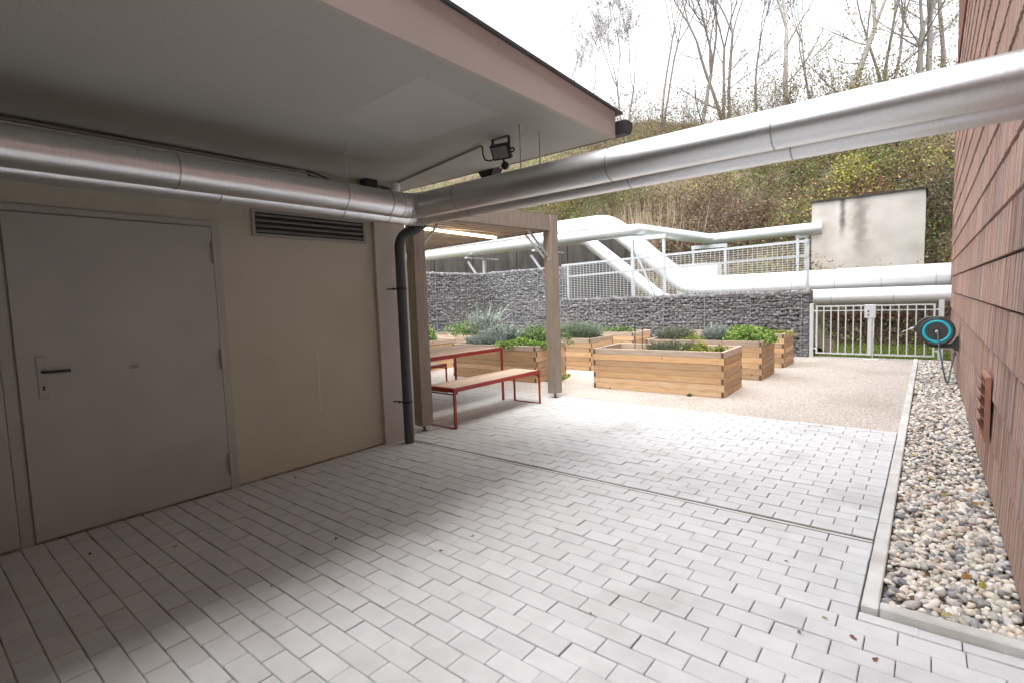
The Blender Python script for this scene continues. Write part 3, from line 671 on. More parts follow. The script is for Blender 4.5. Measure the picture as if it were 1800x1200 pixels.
# ------------------------------------------------------------------ table and benches
def furniture(name, label, cat_, x0, x1, y0, y1, h, loop):
    t = thing(name, label, cat_, ((x0+x1)/2, (y0+y1)/2, 0), 'red framed picnic set' if loop else None)
    fr = MB(); s = .022 if loop else .028
    fr.box((x0, y0, h-.045), (x0+s, y1, h)).box((x1-s, y0, h-.045), (x1, y1, h)).box((x0+s, y0, h-.045), (x1-s, y0+s, h)).box((x0+s, y1-s, h-.045), (x1-s, y1, h))
    fr.build('frame', 'red', t)
    m = int(round((x1-x0-2*s)/.095)); wd_ = (x1-x0-2*s)/m
    for k in range(m):
        MB().cbox((x0+s+k*wd_+.003, y0+s+.002, h-.022), (x0+s+(k+1)*wd_-.003, y1-s-.002, h+.004), .003).build('slat', 'seatwood', t)
    for yy in (y0, y1-s):
        for xx in (x0, x1-s):
            e = .001
            MB().box((xx+e, yy+e, .0), (xx+s-e, yy+s+.012-e if yy == y0 else yy+s-e, h-.045)).build('leg', 'red', t)
        if loop: MB().box((x0+s, yy+.003, .0), (x1-s, yy+s-.003, .012)).build('foot_rail', 'red', t)
        if loop: MB().box((x0+s, yy+.004, h-.075), (x1-s, yy+s-.004, h-.062)).build('cross_rail', 'darkred', t)
furniture('bench', 'red metal framed bench with timber slats nearest the paving', 'bench', -4.50, -4.045, 3.93, 5.55, .455, True)
furniture('picnic_table', 'red framed timber topped table between two benches under the pergola', 'table', -5.62, -4.66, 3.80, 5.52, .745, False)
furniture('bench', 'red metal framed bench on the far side of the table', 'bench', -6.30, -5.84, 3.93, 5.55, .455, True)

# ================================================================== PLANTERS
BT = .045; PHH = .62; NB = 7; BH = PHH/NB
def planter(label, cx, y0, W, D, rot, soilz=.54):
    t = thing('planter', label, 'planter', (0, 0, 0), 'larch raised beds')
    hw = W/2
    for k in range(NB):
        z0, z1 = k*BH+.001, (k+1)*BH-.002; j = k % 2; jj = lambda: random.uniform(-.0025, .0025)
        e = 0 if j else BT+.001                    # long boards run through on odd rows, end boards on even rows
        f = BT+.001 if j else 0
        bmn = 'board_grey' if k == NB-1 or (k == NB-2 and random.random() < .4) else 'board'
        a = jj(); MB().cbox((-hw+e, 0+a, z0), (hw-e, BT+a, z1), .004).build('board', bmn, t)
        a = jj(); MB().cbox((-hw+e, D-BT+a, z0), (hw-e, D+a, z1), .004).build('board', bmn, t)
        a = jj(); MB().cbox((-hw+a, f, z0), (-hw+BT+a, D-f, z1), .004).build('board', bmn, t)
        a = jj(); MB().cbox((hw-BT+a, f, z0), (hw+a, D-f, z1), .004).build('board', bmn, t)
        for sx in (-1, 1):                          # weathered end grain at the finger joints
            if j:
                for yy in (BT/2, D-BT/2): MB().obox((sx*(hw+.0005), yy, (z0+z1)/2), (.0012, 0, 0), (0, BT/2-.006, 0), (0, 0, BH/2-.008)).build('end_grain', 'endgrain', t)
            else:
                MB().obox((sx*(hw-BT/2), -.0030, (z0+z1)/2), (BT/2-.006, 0, 0), (0, .0012, 0), (0, 0, BH/2-.008)).build('end_grain', 'endgrain', t)
    for k in range(NB):
        for sx in (-1, 1):
            for dz in (.024, .062): MB().tube([(sx*(hw-.075-.012*((k+dz*100) % 2)), -.0042, k*BH+dz), (sx*(hw-.075-.012*((k+dz*100) % 2)), .004, k*BH+dz)], .0045, 6).build('screw', 'endgrain', t)
    MB().box((-hw+BT+.004, BT+.004, .02), (hw-BT-.004, D-BT-.004, soilz)).build('soil', 'soil', t)
    t.location = (cx, y0, -.006); t.rotation_euler = (0, 0, R_(rot)); return t
PLN = {}
def addp(key, label, xr, y0, W, D, rot, soilz=.54):
    PLN[key] = (xr-W/2, y0, W, D); return planter(label, xr-W/2, y0, W, D, rot, soilz)
addp('A', 'wooden raised bed nearest the paving, half its soil bare at one end', -2.10, 7.00, 1.95, .95, 2.0, .50)
addp('B', 'wooden raised bed with a bright green bush, directly behind the nearest one', -2.03, 8.70, 1.93, .92, 1.0)
addp('C', 'wooden raised bed closest to the gate and the gabion end', -2.03, 10.30, 1.93, .90, 0.5)
addp('D', 'wooden raised bed behind the picnic table full of silver and green herbs', -5.12, 6.90, 1.95, .95, 1.0)
addp('E', 'wooden raised bed planted with lavender behind the pergola post', -5.02, 8.55, 1.93, .92, 0.5)
addp('F', 'wooden raised bed with low herbs close against the stone wall', -4.95, 10.25, 1.93, .90, 0.5)
addp('G', 'wooden raised bed with leafy greens, partly hidden behind the table end', -8.05, 7.00, 1.95, .95, 1.0)
addp('H', 'wooden raised bed with tall grey shoots in front of the wall corner', -8.05, 8.60, 1.93, .92, 0.5)

GREEN = [(.12, .20, .06), (.17, .26, .08), (.09, .15, .05), (.24, .32, .13)]
BRIGHT = [(.20, .34, .07), (.28, .42, .10), (.14, .25, .05), (.33, .42, .14)]
SILVER = [(.30, .35, .31), (.38, .42, .38), (.22, .27, .24)]
LAV = [(.20, .26, .17), (.25, .31, .22), (.15, .20, .13), (.29, .33, .26)]
YEL = [(.30, .32, .05), (.20, .27, .05), (.38, .34, .07)]
OLIVE = [(.17, .19, .12), (.22, .24, .16), (.13, .15, .10)]
def bush_pts(n, c, r, h, lobes=7):
    lc = rng.normal(0, .38, (lobes, 2)); lh = rng.uniform(.6, 1.0, lobes); lr = rng.uniform(.3, .55, lobes)
    k = rng.integers(0, lobes, n); d = rng.normal(0, 1, (n, 3)); d /= np.linalg.norm(d, axis=1, keepdims=True); d *= rng.uniform(.55, 1, (n, 1))**.6
    p = np.stack([lc[k, 0]+d[:, 0]*lr[k], lc[k, 1]+d[:, 1]*lr[k], np.abs(d[:, 2])*lh[k]*.75+.15*lh[k]], 1)
    return np.array(c)+p*np.array([r[0], r[1], h])
def plant(name, label, c, r, h, kind, n, group=None):
    c = np.array(c, float); h = h*1.08; n = int(n*1.6)
    if kind == 'leafy': V, F, C = leaves(bush_pts(n, (0, 0, 0), r, h), rng.uniform(.025, .052, n), palette(n, BRIGHT, .28), .75)
    elif kind == 'green': V, F, C = leaves(bush_pts(n, (0, 0, 0), r, h, 10), rng.uniform(.022, .048, n), palette(n, GREEN, .28), .7)
    elif kind == 'yellow': V, F, C = leaves(bush_pts(n, (0, 0, 0), r, h, 12), rng.uniform(.02, .045, n), palette(n, YEL+GREEN[:1], .2), .6)
    else:
        pal = {'silver': SILVER, 'lavender': LAV, 'olive': OLIVE, 'dusty': SILVER}[kind]
        a = rng.uniform(0, 2*np.pi, n); rr = np.sqrt(rng.random(n))
        b = np.stack([np.cos(a)*rr*r[0]*.75, np.sin(a)*rr*r[1]*.75, rr*0+rng.uniform(-.02, .55*h, n)*(1-rr*.3)], 1)
        d = np.stack([np.cos(a)*rr*.7+rng.normal(0, .3, n), np.sin(a)*rr*.7+rng.normal(0, .3, n), rng.uniform(.4, 1.1, n)], 1)
        l = rng.uniform(.3, .62, n)*h*np.where(rng.random(n) < .06, 1.7, 1); tip = b+d/np.linalg.norm(d, axis=1, keepdims=True)*l[:, None]
        parts = [blades(b, tip, .012 if kind != 'dusty' else .02, palette(n, pal, .18))]
        m2 = n*2; i = rng.integers(0, n, m2); u = rng.uniform(.3, 1, (m2, 1)); p = b[i]*(1-u)+tip[i]*u
        parts.append(leaves(p, rng.uniform(.02, .04, m2) if kind != 'dusty' else rng.uniform(.03, .07, m2), palette(m2, pal, .18), .28 if kind != 'dusty' else .5, .8))
        V, F, C = cat(*parts)
    o = np_mesh(name, V, F, 'leaf', C); o.location = c
    return tag(o, label, 'plant', group)
def at(key, u, v, z): cx, y0, W, D = PLN[key]; return (cx+u*W/2, y0+D/2+v*D/2, z-.006)
plant('herb', 'grey green rosemary clump in the middle of the nearest raised bed', at('A', .08, .0, .50), (.42, .34), .22, 'olive', 900)
plant('herb', 'yellowing low herb beside the rosemary in the nearest raised bed', at('A', .55, -.1, .50), (.42, .30), .20, 'yellow', 900)
plant('herb', 'small yellow green tuft at the corner of the nearest raised bed', at('A', .84, -.2, .50), (.10, .12), .24, 'yellow', 260)
plant('herb', 'thin straggly yellow herb behind the rosemary of the nearest raised bed', at('A', .38, .5, .50), (.24, .18), .20, 'yellow', 900)
plant('bush', 'bright green leafy bush spilling over the second raised bed', at('B', .66, -.1, .54), (.52, .40), .36, 'leafy', 2600)
plant('herb', 'round silvery cushion plant in the second raised bed', at('B', .12, .1, .54), (.22, .24), .30, 'silver', 700)
plant('herb', 'dark green herb mound at the bare end of the second raised bed', at('B', -.62, 0, .54), (.36, .32), .26, 'olive', 800)
plant('herb', 'sparse yellow green sprigs between the mounds of the second raised bed', at('B', -.2, -.3, .54), (.24, .25), .18, 'yellow', 300)
plant('herb', 'yellow green leaves trailing over the end of the bed by the gate', at('C', .7, -.2, .54), (.35, .35), .16, 'yellow', 700)
plant('herb', 'low pale herb in the middle of the bed by the gate', at('C', -.1, 0, .54), (.5, .3), .12, 'yellow', 400)
plant('herb', 'yellow green ground herb along the front of the bed behind the table', at('D', .52, -.45, .54), (.62, .26), .22, 'leafy', 2000)
plant('bush', 'dark green leafy bush at the back of the bed behind the table', at('D', .5, .45, .54), (.6, .3), .42, 'green', 2400)
plant('herb', 'silvery grey lavender clump at the front of the bed behind the table', at('D', -.42, -.35, .54), (.48, .28), .25, 'silver', 1300)
plant('herb', 'tall dusty grey green plant at the back of the bed behind the table', at('D', -.35, .4, .54), (.42, .28), .38, 'dusty', 800)
plant('herb', 'bushy grey green lavender in the bed behind the pergola post', at('E', .42, 0, .54), (.55, .4), .36, 'lavender', 2200)
plant('herb', 'second lavender clump half hidden by the pergola post', at('E', -.45, 0, .54), (.5, .4), .32, 'lavender', 1500)
plant('herb', 'low green herb patch in the bed against the stone wall', at('F', .45, 0, .54), (.5, .36), .20, 'green', 900)
plant('herb', 'yellow green low herb at the far end of the bed against the stone wall', at('F', -.4, 0, .54), (.5, .36), .15, 'yellow', 700)
plant('bush', 'light green leafy vegetable mass in the bed beyond the table end', at('G', .45, -.1, .54), (.62, .46), .44, 'leafy', 2600)
plant('bush', 'darker green leafy plants at the outer end of the bed beyond the table', at('G', -.5, 0, .54), (.6, .46), .42, 'green', 1800)
plant('bush', 'dark green bushy herb in the bed by the wall corner', at('H', .3, 0, .54), (.9, .46), .46, 'green', 2400)
plant('herb', 'tall silvery shoots standing in the bed by the wall corner', at('H', .85, .0, .54), (.25, .3), .68, 'dusty', 500)
plant('weed', 'tiny green weed at the foot of the nearest raised bed', (-2.55, 6.98, -.006), (.035, .03), .04, 'green', 40)
plant('moss', 'yellow green moss fringe at the foot of the bed behind the table', (-5.0, 7.3, -.006), (.14, .42), .03, 'yellow', 500)
for i, (sx, sy, h, lb) in enumerate(((-3.72, 7.75, .95, 'tall thin black stake in the bare soil of the nearest bed'), (-3.5, 7.55, .88, 'second thin black stake standing in the nearest bed'))):
    tag(MB().tube([(0, 0, .49), (.004, 0, h)], .006, 6).build('plant_stake', 'black'), lb, 'stake').location = (sx, sy, -.006)

# ================================================================== GABIONS
sb = []
for k in range(10):
    V, F = ico(1); V = np.sign(V)*np.abs(V)**.5; V = V*(1+rng.normal(0, .15, V.shape)); sb.append((V, F))
SCOL = [(.135, .135, .142), (.16, .16, .167), (.11, .11, .116), (.19, .188, .19), (.15, .147, .15), (.165, .158, .154), (.125, .125, .127)]
def stones_on(L, H, rows_h=.07):
    """stones laid in rough courses on a face L x H: (u, v, su, sv)"""
    out = []; z = 0
    while z < H-.02:
        rh = random.uniform(.045, .078); u = random.uniform(-.05, 0)
        while u < L:
            w = random.uniform(.06, .15); out.append((min(max(u+w/2, .04), L-.04), min(z+rh/2+random.gauss(0, .010), H-.03), w*.56, rh*.60)); u += w*.97
        z += rh*.93
    return out
def gabion(label, axis, fixed, a0, a1, H, depth, facing, n_single=0, ends=()):
    """face plane at `fixed` across `axis` ('y': wall along x, 'x': wall along y)"""
    L = a1-a0
    o3 = (lambda u, d, z: (a0+u, fixed+d, z)) if axis == 'y' else (lambda u, d, z: (fixed+facing*d, a0+u, z))
    t = thing('gabion_wall', label, 'gabion wall', o3(L/2, depth/2, 0), 'grey stone gabions')
    lo = np.array(o3(.03, .07, .0)); hi = np.array(o3(L-.03, depth-.05, H-.05))
    MB().box(np.minimum(lo, hi), np.maximum(lo, hi)).build('core', 'core', t)
    ps, ss = [], []
    for u, v, su, sv in stones_on(L, H):
        ps.append(o3(u, .055+random.gauss(0, .010), v)); ss.append((su, .062, sv) if axis == 'y' else (.062, su, sv))
    for u, v, su, sv in stones_on(L, depth):                       # top layer
        ps.append(o3(u, v, H-.045+random.gauss(0, .012))); ss.append((su, sv, .05) if axis == 'y' else (sv, su, .05))
    for e in ends:                                                # visible end face
        for u, v, su, sv in stones_on(depth, H):
            ps.append(o3(L-.05 if e else .05, u, v)); ss.append((.06, su, sv) if axis == 'y' else (su, .06, sv))
    P = np.array(ps)-np.array(t.location); Sz = np.array(ss); n = len(P); idx = rng.integers(0, len(sb), n)
    T = rand_rot(n, .16); T = np.where(True, np.eye(3)[None]*1.0, T)
    a = rng.normal(0, .22, n); T = rot_z(rng.normal(0, .18, n)) @ np.array([Matrix.Rotation(x, 3, 'Y' if axis == 'y' else 'X') for x in a]) @ (np.eye(3)[None]*Sz[:, None, :])
    C = palette(n, SCOL, .12)*1.1
    q = px(P+np.array(t.location)); sc = np.where(in_frame(P+np.array(t.location), 5), Sz[:, 0]*Sz[:, 2]/q[:, 2]**2, -1)
    near = np.argsort(-sc)[:n_single]; msk = np.ones(n, bool); msk[near] = False
    V, F, Cc = instances(sb, idx[msk], T[msk], P[msk], C[msk]); tag(np_mesh('stones', V, F, 'stone', Cc, t), kind='stuff')
    for i in near:
        o = link_mesh('stone', stone_me[random.randrange(len(stone_me))], None, t)
        o.matrix_local = Matrix.Translation(P[i].tolist()) @ Matrix(T[i].tolist()).to_4x4()
    wm = MB(); wr = .003
    for u in np.arange(.0, L+.01, .1): wm.bar(o3(u, -.012, 0), o3(u, -.012, H), wr); wm.bar(o3(u, 0, H+.008), o3(u, depth, H+.008), wr)
    for z in np.arange(0, H+.01, .1): wm.bar(o3(0, -.016, z), o3(L, -.016, z), wr)
    for e in ends:
        for z in np.arange(0, H+.01, .1): wm.bar(o3(L if e else 0, 0, z), o3(L if e else 0, depth, z), wr)
        for u in np.arange(0, depth+.01, .1): wm.bar(o3(L+.004 if e else 0, u, 0), o3(L+.004 if e else 0, u, H), wr)
    for u in np.arange(0, L+.01, 1.0): wm.bar(o3(u, -.02, 0), o3(u, -.02, H), .008)
    tag(wm.build('wire_mesh', 'wire', t), kind='stuff')
    return t
stone_me = []
for k in range(20):
    V, F = sb[k % 10]; o = np_mesh('stone', V, F, 'stone'); me = o.data; bpy.data.objects.remove(o); set_col(me, palette(1, SCOL, .18)[0]); stone_me.append(me)
gabion('low grey stone gabion wall behind the raised beds, ending at the gate', 'y', GATE_Y, -8.08, -1.95, 1.37, .5, 1, 300, ends=(1,))
gabion('tall grey stone gabion block at the wall corner behind the pergola post', 'y', GATE_Y, -10.86, -8.09, 2.28, .5, 1, 120, ends=(1,))
gabion('tall grey stone gabion wall along the side of the yard seen under the pergola', 'x', -10.86, 7.0, 12.2, 2.25, .5, -1, 120)

# ------------------------------------------------------------------ mesh fence above the low gabion
fy = GATE_Y+.06
t = thing('mesh_fence', 'grey wire mesh fence with two rails above the low stone wall', 'fence', (-5, fy, 1.37))
def fz(x): return np.interp(x, [-8.05, -2.0], [2.31, 2.40])
MB().bar((-8.05, fy, fz(-8.05)), (-1.98, fy, fz(-1.98)), .05).build('top_rail', 'galv', t)
MB().bar((-7.85, fy+.03, fz(-7.85)-.32), (-1.98, fy+.03, fz(-1.98)-.30), .045).build('middle_rail', 'galv', t)
for x in (-1.99,): MB().bar((x, fy+.055, 1.0), (x, fy+.055, fz(x)+.03), .05).build('post', 'galv', t)
MB().bar((-7.9, fy+.055, 1.0), (-7.9, fy+.055, fz(-7.9)), .05).build('post', 'galv', t)
wm = MB()
for x in np.arange(-8.05, -1.97, .1): wm.bar((x, fy-.03, 1.36), (x, fy-.03, fz(x)), .0055)
for k in range(1, 21):
    s = k/20; wm.bar((-8.05, fy-.036, 1.37+s*(.94)), (-1.98, fy-.036, 1.37+s*1.0), .0055)
tag(wm.build('wire_mesh', 'fencewire', t), kind='stuff')

# ------------------------------------------------------------------ gate
t = thing('yard_gate', 'grey steel double gate of vertical bars leading to the grass', 'gate', (-.87, GATE_Y, 0))
for x0, x1, z1 in ((-1.925, -1.855, 1.10), (.135, .215, 1.12)): MB().cbox((x0, GATE_Y-.035, -.05), (x1, GATE_Y+.035, z1), .004).build('post', 'gate', t)
def leaf(x0, x1, nb):
    s = .022; z0, z1 = .075, 1.055
    fo = [(x0-.016, z0), (x1+.016, z0), (x1+.016, z1), (x0-.016, z1)]; fi = [(x0+.016, z0+.03), (x1-.016, z0+.03), (x1-.016, z1-.025), (x0+.016, z1-.025)]
    vs = [(a, GATE_Y+d, b) for d in (-.014, .014) for a, b in fo+fi]; fs = []
    for k in range(4):
        j = (k+1) % 4; fs += [(k, j, 4+j, 4+k), (8+k, 12+k, 12+j, 8+j), (k, 8+k, 8+j, j), (4+k, 4+j, 12+j, 12+k)]
    lf = MB().add(vs, fs).build('leaf', 'gate', t)
    MB().box((x0+.016, GATE_Y-.010, z1-.115), (x1-.016, GATE_Y+.010, z1-.098)).build('rail', 'gate', lf)
    for k in range(1, nb):
        x = x0+(x1-x0)*k/nb; w_ = .010
        MB().box((x-w_, GATE_Y-.0125, z0+.03), (x+w_, GATE_Y+.0125, z1-.025)).build('bar', 'gate', lf)
leaf(-1.80, -.915, 7); leaf(-.84, .075, 7)
MB().cbox((-.925, GATE_Y-.03, .07), (-.862, GATE_Y+.03, .80), .003).build('meeting_stile', 'gate', t)
MB().cbox((-.985, GATE_Y-.045, .80), (-.80, GATE_Y-.02, 1.06), .006).build('lock_box', 'gate', t)
for zz in (.93, .86): MB().tube([(-.92, GATE_Y-.046, zz), (-.92, GATE_Y-.052, zz)], .016, 12).build('lock_stud', 'black', t)
MB().tube([(-.845, GATE_Y-.03, .0), (-.845, GATE_Y-.03, .42)], .013, 10).build('drop_bolt', 'galv', t)
for z in (.18, .95):
    MB().tube([(-1.855, GATE_Y, z), (-1.80, GATE_Y, z)], .012, 8).build('hinge', 'gate', t); MB().tube([(.075, GATE_Y, z), (.135, GATE_Y, z)], .012, 8).build('hinge', 'gate', t)
tag(MB().cbox((-1.86, GATE_Y+.02, -.1), (.15, GATE_Y+.10, .012), .01).build('threshold_kerb', 'kerb'), kind='structure')
tag(MB().cbox((-1.0, GATE_Y-.12, -.05), (-.72, GATE_Y+.0, .015), .015).build('gate_stop', 'kerb'), 'small concrete stop block on the ground under the gate middle', 'stop block')

# grass beyond the gate
def grass(name, label, x0, x1, y0, y1, n, h, cols):
    p = np.stack([rng.uniform(x0, x1, n), rng.uniform(y0, y1, n)], 1); z = hz(p[:, 0], np.maximum(p[:, 1], 12.3)); b = np.stack([p[:, 0], p[:, 1], z-.01], 1)
    tp = b+np.stack([rng.normal(0, h*.35, n), rng.normal(0, h*.35, n), rng.uniform(.4, 1, n)*h], 1)
    V, F, C = blades(b, tp, .012, palette(n, cols, .22)); o = np_mesh(name, V, F, 'leaf', C); return tag(o, label, 'grass', kind='stuff')
GR = [(.16, .30, .04), (.22, .36, .06), (.30, .36, .08), (.13, .24, .04), (.34, .32, .12)]
grass('grass', 'bright green grass growing beyond the gate', -1.9, 2.2, 12.33, 13.7, 14000, .08, GR)
grass('dry_grass', 'sparse brownish grass on the bank under the pipes', -1.9, 2.2, 13.5, 14.7, 2500, .08, [(.22, .17, .08), (.16, .20, .05), (.28, .2, .12)])
grass('grass', 'green grass strip behind the mesh fence', -8.6, -1.9, 12.75, 16, 9000, .14, GR)
t = thing('low_brick_edge', 'low crumbling red brick edge on the bank beneath the pipes', 'brick edge', (-.5, 14.8, .5))
for k in range(22):
    for r in range(2):
        x = -2.4+k*.25+(r*.12)
        MB().cbox((x, 14.74+random.gauss(0, .012), .60+r*.085), (x+.235, 14.86, .68+r*.085+random.gauss(0, .004)), .006).build('brick', 'brickred', t)

# ================================================================== HEATING MAINS
def arc_path(pts, rb, steps=6):
    pts = [Vector(p) for p in pts]; out = [pts[0]]
    for a, b, c in zip(pts[:-2], pts[1:-1], pts[2:]):
        d1 = (b-a).normalized(); d2 = (c-b).normalized(); an = d1.angle(d2); tl = rb*math.tan(an/2); s0 = b-d1*tl; s1 = b+d2*tl
        nrm = (d2-d1*d1.dot(d2)).normalized(); cen = s0+nrm*rb
        for k in range(steps+1):
            th = an*k/steps; out.append(cen+(-nrm*math.cos(th)+d1*math.sin(th))*rb)
    return out+[pts[-1]]
def main(name, label, pts, R, rb, m, bandxs):
    t = thing(name, label, 'pipe', tuple(pts[1])); path = arc_path(pts, rb)
    MB().tube(path, R, 28).build('pipe', m, t)
    for p, d in bandxs:
        p = Vector(p); d = Vector(d).normalized(); MB().tube([p-d*.008, p+d*.008], R+.004, 28).build('clamp_band', 'galv', t)
    return t
zl = 1.58
main('heat_main', 'thick white insulated pipe rising in a bend from the gate side to the high run', [(7, 14.5, zl), (-5.3, 14.5, zl), (-7.75, 14.5, 3.66), (-26, 14.5, 3.72)], .275, 1.1, 'main',
     [((x, 14.5, zl), Xd) for x in (-.85, -1.75, -2.65, -3.55, -4.4, .1)]+[((-6.55, 14.5, 2.64), (-1, 0, .85))])
main('heat_main', 'slimmer pale insulated pipe dipping in front of the thick one below the fence', [(7, 13.9, 1.20), (-5.75, 13.9, 1.20), (-8.3, 13.9, 3.22), (-26, 13.95, 3.28)], .185, .7, 'main',
     [((x, 13.9, 1.20), Xd) for x in (-1.75, -.6, -3)])
main('heat_main', 'grey green insulated loop pipe stepping back towards the concrete block', [(-26, 13.3, 3.10), (-6.26, 13.3, 3.19), (-5.47, 16.9, 3.10), (-2.4, 17.0, 3.12)], .165, .22, 'loop',
     [((-12.5, 13.3, 3.155), Xd)])
def frame(label, a, b, z0, z1, dz):
    t = thing('pipe_support', label, 'pipe support', (a[0], a[1], z0), 'steel pipe supports')
    for p in (a, b): MB().box((p[0]-.035, p[1]-.035, z0), (p[0]+.035, p[1]+.035, z1-.06)).build('post', 'galv', t)
    MB().bar((a[0]-.06, a[1], z1-.0), (b[0]+.06, b[1], z1-.0), .09, .11).build('beam', 'galv', t)
    if dz: MB().bar((a[0], a[1], z0+.22), (b[0], b[1], z0+.22), .05, .05).build('cross_rail', 'galv', t); MB().bar((a[0]+.05, a[1], z1-.3), (b[0]-.3, b[1]+.1, z0+.35), .05, .05).build('brace', 'galv', t)
    return t
frame('galvanised portal frame under the loop pipe, tallest of the pipe supports', (-6.38, 13.25), (-5.55, 13.4), 1.0, 2.95, 1)
frame('lower galvanised frame behind the fence where the loop pipe turns', (-5.95, 16.75), (-5.0, 16.9), 1.2, 2.86, 0)
frame('galvanised bracket frame holding the loop pipe next to the concrete block', (-3.0, 16.95), (-2.8, 17.05), 1.2, 2.93, 0)
for x, lb in ((-9.6, 'galvanised angled bracket carrying the high pipes, nearer the pergola post'), (-12.5, 'galvanised angled bracket carrying the high pipes, further along')):
    t = thing('pipe_bracket', lb, 'pipe support', (x, 14, 1.2))
    MB().box((x-.04, 13.9, 1.1), (x+.04, 14.0, 2.88)).build('post', 'galv', t)
    MB().box((x-.05, 13.0, 2.88), (x+.05, 14.7, 2.935)).build('arm', 'galv', t)
    MB().bar((x-.75, 13.9, 2.86), (x-.04, 13.92, 1.95), .06).build('brace', 'galv', t)
tag(MB().cbox((-5.95, 15.3, 1.0), (-4.75, 15.7, 2.26), .01).build('cabinet', 'beigebox'), 'pale grey cabinet standing behind the fence under the loop pipe', 'cabinet')

# concrete block and retaining wall
cbk = thing('concrete_block', 'stained pale concrete block house on the slope behind the pipes', 'building', (-1.4, 17.6, 1))
MB().box((-2.66, 17.0, .6), (-.135, 18.6, 3.83)).build('wall', 'concrete', cbk)
MB().box((-2.70, 16.96, 3.83), (-.09, 18.7, 3.88)).build('cap', 'darkconc', cbk)
rw = thing('retaining_wall', 'dark stained concrete retaining wall behind the high pipes', 'wall', (-14, 16.2, 1))
x = -26.0
while x < -8.6:
    MB().cbox((x+.01, 16.2+random.gauss(0, .015), .8), (x+1.18, 16.5, 3.45+random.gauss(0, .03)), .02).build('panel', 'darkconc', rw); x += 1.2

# ================================================================== HOSE REEL, TAP
ry = 9.40; rx, rzz, rr_ = .088, .752, .205
t = thing('hose_reel', 'anthracite wall hose reel with turquoise ring swung out over the pebbles', 'hose reel', (XR-.02, ry, .6))
c = Vector((rx, ry, rzz)); th = .10
pts = []
for k in range(28):
    a = math.pi*2*k/28; x, z = math.cos(a)*rr_, math.sin(a)*rr_
    if x < 0 and z > -.05: x *= 1.0; 
    if x < -.05 and z > .0: x, z = x*1.10-.02, min(z*1.05, .21)
    pts.append((rx+x, rzz+z))
MB().prism(pts, 1, ry-th, ry+th).build('body', 'anthracite', t)
def ring(name, m, r0, r1, y0, y1):
    b = MB(); n = 40
    vs = []
    for k in range(n):
        a = 2*math.pi*k/n
        for r, yy in ((r0, y0), (r1, y0), (r1, y1), (r0, y1)): vs.append((rx+math.cos(a)*r, yy, rzz+math.sin(a)*r))
    fs = [(4*k+j, 4*((k+1) % n)+j, 4*((k+1) % n)+(j+1) % 4, 4*k+(j+1) % 4) for k in range(n) for j in range(4)]
    b.add(vs, fs, True).build(name, m, t)
ring('rim', 'anthracite', .166, .192, ry-th-.02, ry-th+.001)
ring('turquoise_ring', 'turq', .126, .163, ry-th-.016, ry-th+.001)
MB().tube([(rx, ry-th+.001, rzz), (rx, ry-th-.012, rzz)], .125, 40).build('drum_plate', 'anthracite', t)
MB().tube([(rx, ry-th-.012, rzz), (rx, ry-th-.03, rzz)], [.036, .032], 20).build('hub', 'black', t)
MB().tube([(rx, ry-th-.03, rzz), (rx, ry-th-.06, rzz)], .019, 14).build('connector', 'white', t)
arm = [(rx-.14, rzz-.17), (rx-.06, rzz-.225), (rx+.06, rzz-.235), (XR-.09, rzz-.235), (XR-.05, rzz-.27), (XR-.02, rzz-.27), (XR-.02, rzz-.06), (XR-.045, rzz-.08), (XR-.07, rzz-.14), (XR-.11, rzz-.175), (rx+.08, rzz-.185)]
MB().prism(arm, 1, ry-.05, ry+.05).build('wall_arm', 'anthracite', t)
hs_ = [(rx, ry-th-.06, rzz), (rx+.012, ry-th-.075, rzz-.03), (rx+.03, ry-th-.08, rzz-.2), (rx+.07, ry-th-.06, .3), (rx+.105, ry-th, .10), (rx+.12, ry-.06, .045), (rx+.145, ry, .06), (rx+.165, ry+.05, .2), (rx+.195, ry+.15, .36), (rx+.21, ry+.24, .44)]
def smooth_path(P, n=8):
    P = [Vector(p) for p in P]; out = []
    for i in range(len(P)-1):
        p0, p1, p2, p3 = P[max(i-1, 0)], P[i], P[i+1], P[min(i+2, len(P)-1)]
        for k in range(n):
            u = k/n; out.append(.5*((2*p1)+(p2-p0)*u+(2*p0-5*p1+4*p2-p3)*u*u+(3*p1-p0-3*p2+p3)*u**3))
    return out+[P[-1]]
MB().tube(smooth_path(hs_), .0105, 8).build('hose', 'hose', t)
nz_ = MB().tube([(rx-.21, ry-.02, rzz+.06), (rx-.25, ry-.02, rzz+.045)], .024, 12).build('hose_outlet', 'black', t)
MB().tube([(rx-.25, ry-.02, rzz+.045), (rx-.29, ry-.02, rzz+.03), (rx-.305, ry-.02, rzz+.022), (rx-.39, ry-.02, rzz-.02)], [.014, .016, .008, .006], 10, mitre=False).build('nozzle', 'galv', t)
t = thing('water_tap', 'white wall tap with orange hose coupling feeding the hose reel', 'tap', (XR-.02, 9.66, .45))
MB().tube([(XR-.0, 9.66, .50), (XR-.24, 9.66, .49)], .022, 12).build('pipe', 'white', t)
MB().tube([(XR-.09, 9.66, .50), (XR-.09, 9.66, .555)], .012, 8).bar((XR-.13, 9.66, .56), (XR-.05, 9.66, .56), .02, .012).build('handle', 'white', t)
MB().tube([(XR-.055, 9.65, .485), (XR-.055, 9.645, .425)], .016, 10).build('spout', 'galv', t)
MB().tube([(XR-.055, 9.645, .43), (XR-.055, 9.645, .385)], .023, 10).build('coupling', 'ventred', t)

